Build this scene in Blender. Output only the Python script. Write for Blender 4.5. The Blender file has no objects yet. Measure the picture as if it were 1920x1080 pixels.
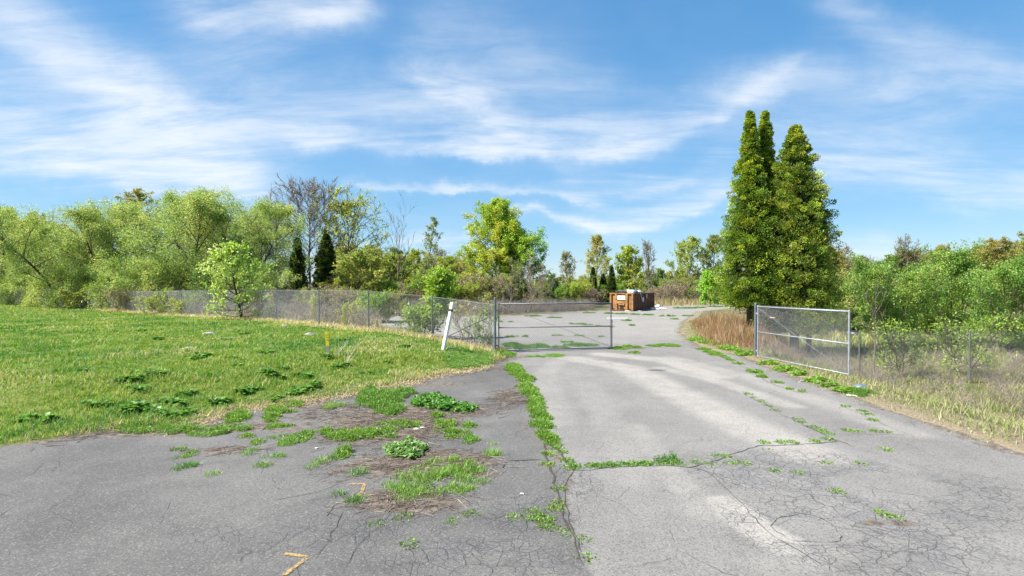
import bpy, math, random
import numpy as np
from mathutils import Vector

random.seed(5)
R = np.random.default_rng(5)
SC = bpy.context.scene
COL = SC.collection

# ------------------------------------------------------------------ camera
F = 999.0                      # focal length in pixels of a 1920 wide frame
CAMH = 2.75
PITCH = math.atan(10.0 / F)    # looking slightly down
cam_d = bpy.data.cameras.new('camera')
cam_d.sensor_width = 36.0
cam_d.lens = 36.0 * F / 1920.0
cam_d.clip_start = 0.1
cam_d.clip_end = 3000
cam = bpy.data.objects.new('camera', cam_d)
COL.objects.link(cam)
cam.location = (0, 0, CAMH)
cam.rotation_euler = (math.pi / 2 - PITCH, 0, 0)
SC.camera = cam

# ------------------------------------------------------------------ light
SUN_EL = math.radians(50)
SUN_TO = Vector((-0.96, -0.24, 0)).normalized()      # horizontal direction towards the sun
sun_dir = Vector((SUN_TO.x * math.cos(SUN_EL), SUN_TO.y * math.cos(SUN_EL), math.sin(SUN_EL)))
sd_ = bpy.data.lights.new('sun', 'SUN')
sd_.energy = 4.8
sd_.angle = math.radians(0.55)
sd_.color = (1.0, 0.95, 0.87)
sun = bpy.data.objects.new('sun', sd_)
COL.objects.link(sun)
sun.location = (-60, 10, 80)
sun.rotation_euler = sun_dir.to_track_quat('Z', 'Y').to_euler()

SC.view_settings.view_transform = 'Standard'
SC.view_settings.look = 'None'
SC.view_settings.exposure = 1.2
SC.view_settings.gamma = 1.0
SC.view_settings.use_curve_mapping = False


def px_dir(px, py):
    x, y, z = (px - 960) / F, 1.0, (540 - py) / F
    c, s = math.cos(PITCH), math.sin(PITCH)
    v = Vector((x, y * c + z * s, -y * s + z * c))
    return v.normalized()


def px_ang(px, py):
    d = px_dir(px, py)
    return math.atan2(d.x, d.y), math.asin(d.z)


# ------------------------------------------------------------------ node helper
class NT:
    def __init__(s, tree):
        s.t = tree
        tree.nodes.clear()

    def n(s, typ, **kw):
        nd = s.t.nodes.new(typ)
        for k, v in kw.items():
            if k.startswith('i_'):
                key = k[2:]
                key = int(key) if key.isdigit() else key
                nd.inputs[key].default_value = v
            else:
                setattr(nd, k, v)
        return nd

    def put(s, sock, v):
        if hasattr(v, 'is_linked'):
            s.t.links.new(v, sock)
        elif v is not None:
            sock.default_value = v

    def m(s, op, a, b=None, c=None, clamp=False):
        nd = s.t.nodes.new('ShaderNodeMath')
        nd.operation = op
        nd.use_clamp = clamp
        s.put(nd.inputs[0], a)
        if b is not None: s.put(nd.inputs[1], b)
        if c is not None: s.put(nd.inputs[2], c)
        return nd.outputs[0]

    def v(s, op, a, b=None, out=0):
        nd = s.t.nodes.new('ShaderNodeVectorMath')
        nd.operation = op
        s.put(nd.inputs[0], a)
        if b is not None:
            if op == 'SCALE': s.put(nd.inputs[3], b)
            else: s.put(nd.inputs[1], b)
        return nd.outputs[out]

    def mix(s, f, a, b, blend='MIX'):
        nd = s.t.nodes.new('ShaderNodeMix')
        nd.data_type = 'RGBA'
        nd.blend_type = blend
        s.put(nd.inputs[0], f)
        s.put(nd.inputs[6], a if hasattr(a, 'is_linked') else (*a, 1) if len(a) == 3 else a)
        s.put(nd.inputs[7], b if hasattr(b, 'is_linked') else (*b, 1) if len(b) == 3 else b)
        return nd.outputs[2]

    def ss(s, x, lo, hi, a=0.0, b=1.0):
        nd = s.t.nodes.new('ShaderNodeMapRange')
        nd.interpolation_type = 'SMOOTHSTEP'
        s.put(nd.inputs[0], x)
        nd.inputs[1].default_value = lo
        nd.inputs[2].default_value = hi
        nd.inputs[3].default_value = a
        nd.inputs[4].default_value = b
        return nd.outputs[0]

    def noise(s, vec, scale, detail=3, rough=0.55, dist=0.0, out=0):
        nd = s.t.nodes.new('ShaderNodeTexNoise')
        s.put(nd.inputs['Vector'], vec)
        nd.inputs['Scale'].default_value = scale
        nd.inputs['Detail'].default_value = detail
        nd.inputs['Roughness'].default_value = rough
        nd.inputs['Distortion'].default_value = dist
        return nd.outputs[out]

    def link(s, a, b):
        s.t.links.new(a, b)


# ------------------------------------------------------------------ sky
world = bpy.data.worlds.new('World')
SC.world = world
world.use_nodes = True
W = NT(world.node_tree)
sky = W.n('ShaderNodeTexSky', sky_type='NISHITA', sun_disc=False)
sky.sun_elevation = SUN_EL
sky.sun_rotation = math.atan2(SUN_TO.x, SUN_TO.y)
sky.air_density = 1.0
sky.dust_density = 0.0
sky.ozone_density = 1.0
tc = W.n('ShaderNodeTexCoord')
dirv = W.v('NORMALIZE', tc.outputs['Generated'])
sep = W.n('ShaderNodeSeparateXYZ')
W.link(dirv, sep.inputs[0])
az = W.m('ARCTAN2', sep.outputs[0], sep.outputs[1])
el = W.m('ARCSINE', sep.outputs[2])
comb = W.n('ShaderNodeCombineXYZ')
W.link(az, comb.inputs[0]); W.link(el, comb.inputs[1])
ae = comb.outputs[0]
# wind drawn warp of the angle coordinates
w1 = W.noise(W.v('SCALE', dirv, 1.0), 3.0, 4, 0.6, out=1)
w1 = W.v('MULTIPLY', W.v('SUBTRACT', w1, (0.5, 0.5, 0.5)), (0.16, 0.10, 0.0))
w2 = W.noise(dirv, 11.0, 5, 0.62, out=1)
w2 = W.v('MULTIPLY', W.v('SUBTRACT', w2, (0.5, 0.5, 0.5)), (0.075, 0.05, 0.0))
aew = W.v('ADD', W.v('ADD', ae, w1), w2)
# cloud deck coordinates, fibres drawn out along the wind
dz = W.m('ADD', W.m('MAXIMUM', sep.outputs[2], 0.0), 0.16)
deck = W.n('ShaderNodeCombineXYZ')
W.link(W.m('DIVIDE', sep.outputs[0], dz), deck.inputs[0])
W.link(W.m('DIVIDE', sep.outputs[1], dz), deck.inputs[1])
mp = W.n('ShaderNodeMapping')
mp.inputs['Rotation'].default_value = (0, 0, math.radians(28))
mp.inputs['Scale'].default_value = (0.5, 1.45, 1)
W.link(deck.outputs[0], mp.inputs[0])
fib = W.noise(mp.outputs[0], 2.6, 8, 0.62, 0.7)
fib2 = W.noise(mp.outputs[0], 8.0, 6, 0.6, 0.5)
soft = W.noise(deck.outputs[0], 1.1, 4, 0.55, 0.3)

# (pixel a, pixel b, half width px below, above, strength): the cirrus bands where they stand in the sky
bands = [
    ((120, 120), (430, 310), 60, 80, 0.75), ((100, 290), (420, 322), 45, 60, 0.95), ((60, 60), (300, 190), 60, 60, 0.55),
    ((270, 205), (620, 262), 28, 60, 0.75), ((600, 262), (920, 296), 12, 36, 0.6),
    ((820, 170), (985, 278), 22, 70, 0.7), ((890, 284), (1150, 290), 16, 75, 0.95), ((1140, 288), (1420, 195), 20, 62, 0.62),
    ((1380, 215), (1445, 160), 22, 28, 0.45), ((430, 110), (880, 205), 60, 90, 0.34), ((880, 60), (1120, 210), 60, 70, 0.28),
    ((370, 4), (640, 22), 34, 40, 0.85), ((560, 40), (660, 20), 20, 30, 0.5),
    ((960, 396), (1120, 414), 8, 14, 0.8), ((1110, 414), (1360, 372), 13, 38, 0.9), ((820, 352), (1120, 368), 8, 16, 0.6),
    ((1080, 355), (1350, 325), 16, 34, 0.5), ((1450, 165), (1650, 165), 40, 50, 0.4), ((1540, 322), (1900, 340), 26, 60, 0.62),
    ((1560, 30), (1800, 110), 36, 40, 0.38), ((690, 348), (860, 358), 6, 12, 0.45), ((770, 442), (880, 438), 8, 16, 0.7),
    ((1500, 455), (1660, 455), 14, 26, 0.45), ((240, 350), (520, 372), 10, 22, 0.4), ((-150, 220), (100, 260), 60, 90, 0.8),
    ((1750, 190), (2000, 140), 40, 60, 0.45), ((520, 185), (900, 215), 40, 60, 0.22), ((1380, 260), (1680, 280), 40, 60, 0.25),
]
total = None
for (a, b, wb, wa, st) in bands:
    a1, b1 = Vector((*px_ang(*a), 0)), Vector((*px_ang(*b), 0))
    L = (b1 - a1).length
    u = (b1 - a1).normalized()
    nrm = Vector((-u.y, u.x, 0))
    if nrm.y < 0: nrm = -nrm
    rel = W.v('SUBTRACT', aew, tuple(a1))
    t = W.v('DOT_PRODUCT', rel, tuple(u), out=1)
    d = W.v('DOT_PRODUCT', rel, tuple(nrm), out=1)
    tc_ = W.m('SUBTRACT', t, W.m('MINIMUM', W.m('MAXIMUM', t, 0.0), L))
    up = W.m('DIVIDE', W.m('MAXIMUM', d, 0.0), wa / F * 0.85)
    dn = W.m('DIVIDE', W.m('MINIMUM', d, 0.0), wb / F * 0.95)
    tt = W.m('DIVIDE', tc_, (wa + wb) / F * 0.9)
    r2 = W.m('ADD', W.m('ADD', W.m('POWER', up, 2.0), W.m('POWER', dn, 2.0)), W.m('POWER', tt, 2.0))
    g = W.m('MULTIPLY', W.m('EXPONENT', W.m('MULTIPLY', r2, -1.6)), st)
    total = g if total is None else W.m('ADD', total, g)
# the rest of the sky carries the same kind of cirrus
aaz = W.m('ABSOLUTE', az)
rest = W.m('MULTIPLY', W.ss(aaz, 0.85, 1.15), W.ss(W.noise(mp.outputs[0], 0.9, 4, 0.55, 0.6), 0.46, 0.72, 0, 0.8))
total = W.m('ADD', total, rest)
dens = W.m('MULTIPLY', total, W.ss(fib, 0.28, 0.7, 0.25, 1.25))
dens = W.m('MULTIPLY', dens, W.ss(fib2, 0.25, 0.72, 0.6, 1.15))
veil = W.m('MULTIPLY', W.ss(soft, 0.35, 0.8, 0.02, 0.18), W.ss(fib, 0.3, 0.7, 0.5, 1.0))
dens = W.m('ADD', dens, veil)
dens = W.m('SUBTRACT', 1.0, W.m('EXPONENT', W.m('MULTIPLY', dens, -0.97)))
dens = W.m('MULTIPLY', dens, W.ss(sep.outputs[2], -0.01, 0.05))
dens = W.m('MINIMUM', dens, 0.93)
hsv = W.n('ShaderNodeHueSaturation')
hsv.inputs['Saturation'].default_value = 1.38
hsv.inputs['Hue'].default_value = 0.495
hsv.inputs['Value'].default_value = 1.16
W.link(sky.outputs[0], hsv.inputs['Color'])
ramp = W.n('ShaderNodeValToRGB')
W.link(sep.outputs[2], ramp.inputs[0])
els = ramp.color_ramp.elements
stops = [(0.0, (3.0, 4.6, 6.0)), (0.09, (1.95, 3.9, 6.0)), (0.23, (1.36, 3.25, 5.75)), (0.46, (.72, 2.32, 4.8)), (1.0, (.5, 1.8, 4.0))]
els[0].position, els[1].position = 0.0, 1.0
for pos, c_ in stops[1:-1]: els.new(pos)
for e_, (pos, c_) in zip(els, stops): e_.position = pos; e_.color = (*c_, 1)
clear = W.mix(0.75, hsv.outputs[0], ramp.outputs[0])
skyc = W.mix(dens, clear, (6.5, 6.8, 7.2))
bg = W.n('ShaderNodeBackground')
bg.inputs['Strength'].default_value = 0.066
W.link(skyc, bg.inputs['Color'])
wo = W.n('ShaderNodeOutputWorld')
W.link(bg.outputs[0], wo.inputs[0])


# ------------------------------------------------------------------ materials
def mat(name):
    m = bpy.data.materials.new(name)
    m.use_nodes = True
    t = NT(m.node_tree)
    out = t.n('ShaderNodeOutputMaterial')
    return m, t, out


def simple(name, col, rough=0.7, metal=0.0, nscale=0, namp=0.25, bump=0.0, col2=None):
    m, t, out = mat(name)
    p = t.n('ShaderNodeBsdfPrincipled')
    p.inputs['Roughness'].default_value = rough
    p.inputs['Metallic'].default_value = metal
    c = (*col, 1)
    if nscale:
        tcn = t.n('ShaderNodeTexCoord')
        nz = t.noise(tcn.outputs['Object'], nscale, 5, 0.6)
        f = t.ss(nz, 0.35, 0.68)
        c2 = col2 or tuple(x * (1 - namp) for x in col)
        t.link(t.mix(f, col, c2), p.inputs['Base Color'])
        if bump:
            b = t.n('ShaderNodeBump')
            b.inputs['Strength'].default_value = bump
            b.inputs['Distance'].default_value = 0.01
            t.link(nz, b.inputs['Height'])
            t.link(b.outputs[0], p.inputs['Normal'])
    else:
        p.inputs['Base Color'].default_value = c
    t.link(p.outputs[0], out.inputs[0])
    return m


def leafmat(name, trans=0.46, gloss=0.03, rough=0.5, gain=1.8):
    m, t, out = mat(name)
    at = t.n('ShaderNodeAttribute', attribute_name='col')
    d = t.n('ShaderNodeBsdfDiffuse')
    lc = t.mix(1.0, at.outputs['Color'], (gain, gain, gain * .85), 'MULTIPLY')
    t.link(lc, d.inputs[0])
    tr = t.n('ShaderNodeBsdfTranslucent')
    t.link(t.mix(1.0, lc, (1.3, 1.25, 0.7), 'MULTIPLY'), tr.inputs[0])
    mx = t.n('ShaderNodeMixShader'); mx.inputs[0].default_value = trans
    t.link(d.outputs[0], mx.inputs[1]); t.link(tr.outputs[0], mx.inputs[2])
    g = t.n('ShaderNodeBsdfGlossy'); g.inputs['Roughness'].default_value = rough
    g.inputs[0].default_value = (1, 1, 1, 1)
    mx2 = t.n('ShaderNodeMixShader'); mx2.inputs[0].default_value = gloss
    t.link(mx.outputs[0], mx2.inputs[1]); t.link(g.outputs[0], mx2.inputs[2])
    t.link(mx2.outputs[0], out.inputs[0])
    return m


M_LEAF = leafmat('leaf')
M_SPRAY = leafmat('conifer_spray', 0.34, 0.025, 0.5, 2.45)
M_GRASS = leafmat('grass_blade', 0.38, 0.03, 0.5, 1.6)
m, t, out = mat('bark')
at = t.n('ShaderNodeAttribute', attribute_name='col')
p = t.n('ShaderNodeBsdfPrincipled'); p.inputs['Roughness'].default_value = 0.9
tcn = t.n('ShaderNodeTexCoord')
nz = t.noise(tcn.outputs['Object'], 14, 4)
t.link(t.mix(t.ss(nz, 0.3, 0.7), at.outputs['Color'], t.mix(1.0, at.outputs['Color'], (0.55, 0.55, 0.55), 'MULTIPLY')), p.inputs['Base Color'])
t.link(p.outputs[0], out.inputs[0])
M_BARK = m

M_GALV = simple('galvanized_steel', (0.36, 0.38, 0.41), 0.5, 0.3, 9, 0.25)
M_GALV2 = simple('weathered_galvanized_steel', (0.17, 0.185, 0.205), 0.55, 0.3, 9, 0.3)
M_WIRE = simple('chain_link_wire', (0.24, 0.25, 0.26), 0.45, 0.5)
M_WIRE2 = simple('weathered_chain_link_wire', (0.40, 0.405, 0.41), 0.5, 0.3)
M_WIRE3 = simple('darker_chain_link_wire', (0.2, 0.205, 0.21), 0.5, 0.3)  # darker grey wire for the right fence
M_WHITE = simple('white_plastic', (0.80, 0.80, 0.78), 0.45, 0, 6, 0.12)
M_DARK = simple('dark_band', (0.05, 0.035, 0.025), 0.6)
M_YELL = simple('yellow_paint', (0.78, 0.58, 0.01), 0.5, 0, 20, 0.2)
M_WOODG = simple('grey_weathered_wood', (0.34, 0.31, 0.29), 0.85, 0, 18, 0.35)
M_RUSTY = simple('rusty_orange_paint', (0.40, 0.215, 0.06), 0.75, 0, 3.2, 0.5, 0.3, (0.20, 0.075, 0.03))
M_RUSTD = simple('brown_rust', (0.17, 0.065, 0.035), 0.85, 0, 5, 0.5, 0.3)
M_SIDE_SHADE = simple('rusty_paint_shaded', (0.22, 0.105, 0.06), 0.75, 0, 4.0, 0.5, 0.3)  # same rusty paint, browned to put the side's shade into the colour
M_SIGN = simple('white_sign_face', (0.8, 0.8, 0.8), 0.4)
M_BLUE = simple('blue_print', (0.12, 0.2, 0.42), 0.5)
M_HOLE = simple('dark_shade_and_rubbish', (0.03, 0.02, 0.016), 0.9)  # near-black: painted shade of the hook hole, also seams and dark rubbish
M_BAG = simple('white_sheet', (0.72, 0.73, 0.75), 0.4, 0, 5, 0.25)
M_BLUEBAG = simple('blue_grey_sheet', (0.14, 0.20, 0.27), 0.5, 0, 5, 0.4)
M_CLOTH = simple('tan_cloth', (0.45, 0.36, 0.27), 0.8, 0, 5, 0.3)
M_PINK = simple('pink_ribbon', (0.75, 0.45, 0.47), 0.6)
M_RED = simple('red_plastic', (0.5, 0.05, 0.04), 0.5)
M_TIMBER = simple('grey_timber', (0.4, 0.37, 0.34), 0.85, 0, 8, 0.4)
M_STONE = simple('grey_stone', (0.36, 0.34, 0.31), 0.9, 0, 8, 0.4, 0.4)
M_CHROME = simple('dull_metal', (0.5, 0.52, 0.55), 0.25, 0.8)
M_CRACK = simple('crack_soil', (0.06, 0.052, 0.042), 0.95, 0, 20, 0.4)


def m_paint():
    m, t, out = mat('worn_yellow_paint')
    p = t.n('ShaderNodeBsdfPrincipled'); p.inputs['Roughness'].default_value = 0.8
    tcn = t.n('ShaderNodeTexCoord')
    nz = t.noise(tcn.outputs['Object'], 45, 5, 0.75)
    n2 = t.noise(tcn.outputs['Object'], 7, 3, 0.6)
    p.inputs['Base Color'].default_value = (0.47, 0.30, 0.09, 1)
    tp = t.n('ShaderNodeBsdfTransparent')
    mx = t.n('ShaderNodeMixShader')
    t.link(t.ss(t.m('ADD', nz, t.m('MULTIPLY', t.m('SUBTRACT', n2, 0.5), 0.5)), 0.40, 0.60, 0.04, 0.85), mx.inputs[0])
    t.link(tp.outputs[0], mx.inputs[1]); t.link(p.outputs[0], mx.inputs[2])
    t.link(mx.outputs[0], out.inputs[0])
    return m


M_PAINT = m_paint()


def m_pavement():
    m, t, out = mat('worn_asphalt')
    p = t.n('ShaderNodeBsdfPrincipled')
    p.inputs['Roughness'].default_value = 0.9
    p.inputs['Specular IOR Level'].default_value = 0.25
    geo = t.n('ShaderNodeNewGeometry')
    P = geo.outputs['Position']
    A = lambda nm: t.n('ShaderNodeAttribute', attribute_name=nm).outputs['Fac']
    dark, dirt, pale, crk, edge = A('dark'), A('dirt'), A('pale'), A('crackle'), A('tar')
    big = t.noise(P, 0.35, 5, 0.6)
    mid = t.noise(P, 2.2, 5, 0.65)
    fine = t.noise(P, 34, 4, 0.75)
    grit = t.n('ShaderNodeTexVoronoi'); grit.inputs['Scale'].default_value = 72; t.link(P, grit.inputs['Vector'])
    gc = t.n('ShaderNodeSeparateColor'); t.link(grit.outputs['Color'], gc.inputs[0])
    gr = gc.outputs[0]
    # ragged border between the old dark apron and the pale driveway
    ed = t.m('ADD', dark, t.m('MULTIPLY', t.m('SUBTRACT', t.noise(P, 5, 4), 0.5), 0.5))
    kd = t.ss(ed, 0.4, 0.6)
    light = t.mix(t.ss(big, 0.3, 0.72), (0.198, 0.189, 0.177), (0.248, 0.237, 0.222))
    drk = t.mix(t.ss(big, 0.3, 0.7), (0.100, 0.096, 0.092), (0.172, 0.166, 0.156))
    c = t.mix(kd, light, drk)
    # tyre worn pale streaks
    pl = t.m('MULTIPLY', pale, t.ss(t.noise(P, 1.3, 5, 0.6), 0.25, 0.6, 0.6, 1.05))
    c = t.mix(t.m('MULTIPLY', pl, 0.78), c, (0.40, 0.372, 0.332))
    mot = t.noise(P, .9, 5, .65)
    c = t.mix(t.ss(mot, 0.42, 0.62, 0.0, 0.32), c, t.mix(1.0, c, (0.80, 0.79, 0.80), 'MULTIPLY'))
    c = t.mix(t.ss(mid, 0.35, 0.75, 0.0, 0.36), c, t.mix(1.0, c, (0.72, 0.72, 0.74), 'MULTIPLY'))
    # aggregate: pale and dark stones
    c = t.mix(t.m('MULTIPLY', t.ss(gr, 0.80, 0.97), 0.30), c, (0.36, 0.345, 0.32))
    c = t.mix(t.m('MULTIPLY', t.ss(gr, 0.34, 0.06), 0.45), c, (0.05, 0.05, 0.052))
    c = t.mix(t.ss(fine, 0.35, 0.72, 0, 0.42), c, t.mix(1.0, c, (0.6, 0.6, 0.6), 'MULTIPLY'))
    # alligator cracking
    wp = t.v('ADD', P, t.v('SCALE', t.v('SUBTRACT', t.noise(P, 4, 4, out=1), (0.5, 0.5, 0.5)), 0.11))
    v1 = t.n('ShaderNodeTexVoronoi', feature='DISTANCE_TO_EDGE'); v1.inputs['Scale'].default_value = 3.9; t.link(wp, v1.inputs['Vector'])
    v2 = t.n('ShaderNodeTexVoronoi', feature='DISTANCE_TO_EDGE'); v2.inputs['Scale'].default_value = 8.0; t.link(wp, v2.inputs['Vector'])
    v3 = t.n('ShaderNodeTexVoronoi', feature='DISTANCE_TO_EDGE'); v3.inputs['Scale'].default_value = 1.15; t.link(wp, v3.inputs['Vector'])
    brk = t.ss(t.noise(P, 2.6, 4, 0.65), 0.30, 0.5)
    brk2 = t.ss(t.noise(P, 1.7, 4, 0.65), 0.34, 0.56)
    c1 = t.m('MULTIPLY', t.ss(v1.outputs[0], 0.024, 0.005), brk)
    c2 = t.m('MULTIPLY', t.m('MULTIPLY', t.ss(v2.outputs[0], 0.042, 0.008), brk2), 0.75)
    cr = t.m('MULTIPLY', t.m('MAXIMUM', c1, c2), t.ss(t.m('ADD', crk, t.m('MULTIPLY', t.m('SUBTRACT', mid, 0.5), 0.8)), 0.3, 0.75), clamp=True)
    c3 = t.m('MULTIPLY', t.m('MULTIPLY', t.ss(v3.outputs[0], 0.010, 0.003), t.ss(t.noise(P, 0.8, 4, 0.6), 0.46, 0.6)), 0.6)
    cr = t.m('MAXIMUM', cr, c3)
    c = t.mix(t.m('MULTIPLY', t.ss(crk, 0.3, 1.0), t.ss(mid, 0.4, 0.7, 0.0, 0.35)), c, (0.10, 0.102, 0.112))
    c = t.mix(t.m('MULTIPLY', cr, 0.52), c, (0.035, 0.035, 0.04))
    # tar patch
    tk = t.ss(t.m('ADD', edge, t.m('MULTIPLY', t.m('SUBTRACT', fine, 0.5), 0.9)), 0.35, 0.75)
    c = t.mix(t.m('MULTIPLY', tk, 0.85), c, (0.055, 0.055, 0.058))
    # soil and rotted thatch lying on it
    dn = t.m('ADD', dirt, t.m('MULTIPLY', t.m('SUBTRACT', t.noise(P, 3.2, 6, 0.68), 0.5), 1.5))
    dk = t.ss(dn, 0.45, 0.72)
    soil = t.mix(t.ss(t.noise(P, 9, 5, 0.7), 0.35, 0.65), (0.075, 0.056, 0.043), (0.20, 0.162, 0.128))
    c = t.mix(t.m('MULTIPLY', dk, 0.92), c, soil)
    t.link(c, p.inputs['Base Color'])
    h = t.m('ADD', t.m('MULTIPLY', fine, 0.5), t.m('MULTIPLY', gr, 0.4))
    h = t.m('SUBTRACT', h, t.m('MULTIPLY', cr, 2.2))
    h = t.m('ADD', h, t.m('MULTIPLY', dk, t.m('MULTIPLY', t.noise(P, 14, 5, 0.7), 1.8)))
    b = t.n('ShaderNodeBump'); b.inputs['Strength'].default_value = 0.55; b.inputs['Distance'].default_value = 0.012
    t.link(h, b.inputs['Height']); t.link(b.outputs[0], p.inputs['Normal'])
    t.link(p.outputs[0], out.inputs[0])
    return m


def m_ground():
    m, t, out = mat('soil_and_turf')
    p = t.n('ShaderNodeBsdfPrincipled')
    p.inputs['Roughness'].default_value = 0.95
    p.inputs['Specular IOR Level'].default_value = 0.15
    geo = t.n('ShaderNodeNewGeometry'); P = geo.outputs['Position']
    g = t.n('ShaderNodeAttribute', attribute_name='lawn').outputs['Fac']
    n1 = t.noise(P, 0.5, 6, 0.62); n2 = t.noise(P, 3.0, 6, 0.7); n3 = t.noise(P, 22, 4, 0.7)
    green = t.mix(t.ss(n2, 0.35, 0.68), (0.11, 0.165, 0.022), (0.20, 0.22, 0.055))
    straw = t.mix(t.ss(n3, 0.3, 0.7), (0.16, 0.125, 0.085), (0.34, 0.28, 0.19))
    scrub = t.mix(t.ss(n2, 0.35, 0.65), (0.12, 0.11, 0.045), (0.21, 0.17, 0.12))
    scrub = t.mix(t.ss(n1, 0.45, 0.62), scrub, (0.10, 0.13, 0.035))
    gg = t.m('ADD', g, t.m('MULTIPLY', t.m('SUBTRACT', n2, 0.5), 0.9))
    turf = t.mix(t.ss(gg, 0.15, 0.55), straw, green)
    c = t.mix(t.ss(g, -0.6, -0.2), scrub, turf)
    c = t.mix(t.ss(n3, 0.4, 0.8, 0, 0.4), c, t.mix(1.0, c, (0.55, 0.55, 0.5), 'MULTIPLY'))
    t.link(c, p.inputs['Base Color'])
    b = t.n('ShaderNodeBump'); b.inputs['Strength'].default_value = 0.8; b.inputs['Distance'].default_value = 0.05
    t.link(t.m('ADD', n3, n2), b.inputs['Height']); t.link(b.outputs[0], p.inputs['Normal'])
    t.link(p.outputs[0], out.inputs[0])
    return m


M_PAVE = m_pavement()
M_GROUND = m_ground()


# ------------------------------------------------------------------ object helpers
def tag(o, label=None, cat=None, group=None, kind=None):
    if label: o['label'] = label
    if cat: o['category'] = cat
    if group: o['group'] = group
    if kind: o['kind'] = kind
    return o


def link(name, me, parent=None):
    o = bpy.data.objects.new(name, me)
    COL.objects.link(o)
    if parent: o.parent = parent
    return o


def empty(name, loc, rz=0.0):
    o = bpy.data.objects.new(name, None)
    o.empty_display_size = 0.2
    COL.objects.link(o)
    o.location = loc
    o.rotation_euler = (0, 0, rz)
    return o


def copy_tree(o, parent=None):
    c = o.copy()
    COL.objects.link(c)
    if parent: c.parent = parent
    for ch in list(o.children): copy_tree(ch, c)
    return c


def np_mesh(name, V, faces, k, mats, cols=None, midx=None, smooth=False, attrs=None):
    """V (n,3), faces (m,k) of one size"""
    me = bpy.data.meshes.new(name)
    V = np.asarray(V, np.float32); faces = np.asarray(faces, np.int32)
    me.vertices.add(len(V)); me.vertices.foreach_set('co', V.ravel())
    me.loops.add(faces.size); me.loops.foreach_set('vertex_index', faces.ravel())
    me.polygons.add(len(faces))
    me.polygons.foreach_set('loop_start', np.arange(0, faces.size, k, dtype=np.int32))
    me.polygons.foreach_set('loop_total', np.full(len(faces), k, np.int32))
    if midx is not None: me.polygons.foreach_set('material_index', np.asarray(midx, np.int32))
    if smooth: me.polygons.foreach_set('use_smooth', np.ones(len(faces), bool))
    for mm in mats: me.materials.append(mm)
    if cols is not None:
        a = me.attributes.new('col', 'FLOAT_COLOR', 'POINT')
        cc = np.ones((len(V), 4), np.float32); cc[:, :3] = cols
        a.data.foreach_set('color', cc.ravel())
    for kx, vals in (attrs or {}).items():
        a = me.attributes.new(kx, 'FLOAT', 'POINT')
        a.data.foreach_set('value', np.asarray(vals, np.float32))
    me.update(calc_edges=True)
    return me


class MB:
    """collects simple solids into one mesh"""
    def __init__(s): s.v, s.f, s.m = [], [], []

    def add(s, vs, fs, mi=0):
        n = len(s.v)
        s.v += [tuple(x) for x in vs]; s.f += [tuple(n + i for i in f) for f in fs]; s.m += [mi] * len(fs)

    def box(s, c, size, rot=None, mi=0, axes=None):
        c = Vector(c); hx, hy, hz = [x / 2 for x in size]
        ax = axes or (Vector((1, 0, 0)), Vector((0, 1, 0)), Vector((0, 0, 1)))
        vs = [c + ax[0] * (sx * hx) + ax[1] * (sy * hy) + ax[2] * (sz * hz) for sz in (-1, 1) for sy in (-1, 1) for sx in (-1, 1)]
        s.add(vs, [(0, 2, 3, 1), (4, 5, 7, 6), (0, 1, 5, 4), (2, 6, 7, 3), (0, 4, 6, 2), (1, 3, 7, 5)], mi)

    def tube(s, a, b, r, r2=None, k=10, mi=0):
        a, b = Vector(a), Vector(b); r2 = r if r2 is None else r2
        d = (b - a).normalized()
        u = d.orthogonal().normalized(); w = d.cross(u)
        vs = []
        for (q, rr) in ((a, r), (b, r2)):
            for i in range(k):
                an = 2 * math.pi * i / k
                vs.append(q + u * (math.cos(an) * rr) + w * (math.sin(an) * rr))
        fs = [(i, (i + 1) % k, k + (i + 1) % k, k + i) for i in range(k)]
        fs += [tuple(range(k - 1, -1, -1)), tuple(range(k, 2 * k))]
        s.add(vs, fs, mi)

    def dome(s, c, r, h, k=10, mi=0):
        c = Vector(c); vs = []
        for j in range(3):
            a = j / 3 * math.pi / 2
            for i in range(k):
                an = 2 * math.pi * i / k
                vs.append(c + Vector((math.cos(an) * r * math.cos(a), math.sin(an) * r * math.cos(a), h * math.sin(a))))
        vs.append(c + Vector((0, 0, h)))
        fs = [(j * k + i, j * k + (i + 1) % k, (j + 1) * k + (i + 1) % k, (j + 1) * k + i) for j in range(2) for i in range(k)]
        fs += [(2 * k + i, 2 * k + (i + 1) % k, 3 * k) for i in range(k)]
        s.add(vs, fs, mi)

    def build(s, name, mats, parent=None, smooth=False):
        me = bpy.data.meshes.new(name)
        me.from_pydata(s.v, [], s.f)
        for mm in (mats if isinstance(mats, (list, tuple)) else [mats]): me.materials.append(mm)
        me.polygons.foreach_set('material_index', s.m)
        if smooth: me.polygons.foreach_set('use_smooth', [True] * len(s.f))
        me.update()
        return link(name, me, parent)


def lump(name, size, mats, seed, parent=None, sub=2, rough=0.3):
    """a crumpled rounded body"""
    import bmesh
    bm = bmesh.new()
    bmesh.ops.create_icosphere(bm, subdivisions=sub, radius=1)
    rr = random.Random(seed)
    for v in bm.verts:
        f = 1 + rr.uniform(-rough, rough)
        v.co = Vector((v.co.x * size[0] * f, v.co.y * size[1] * f, v.co.z * size[2] * f))
    me = bpy.data.meshes.new(name); bm.to_mesh(me); bm.free()
    me.materials.append(mats)
    return link(name, me, parent)


# ------------------------------------------------------------------ terrain
def G0(px, py):
    d = px_dir(px, py); tt = CAMH / -d.z
    return (d.x * tt, d.y * tt)


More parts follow.
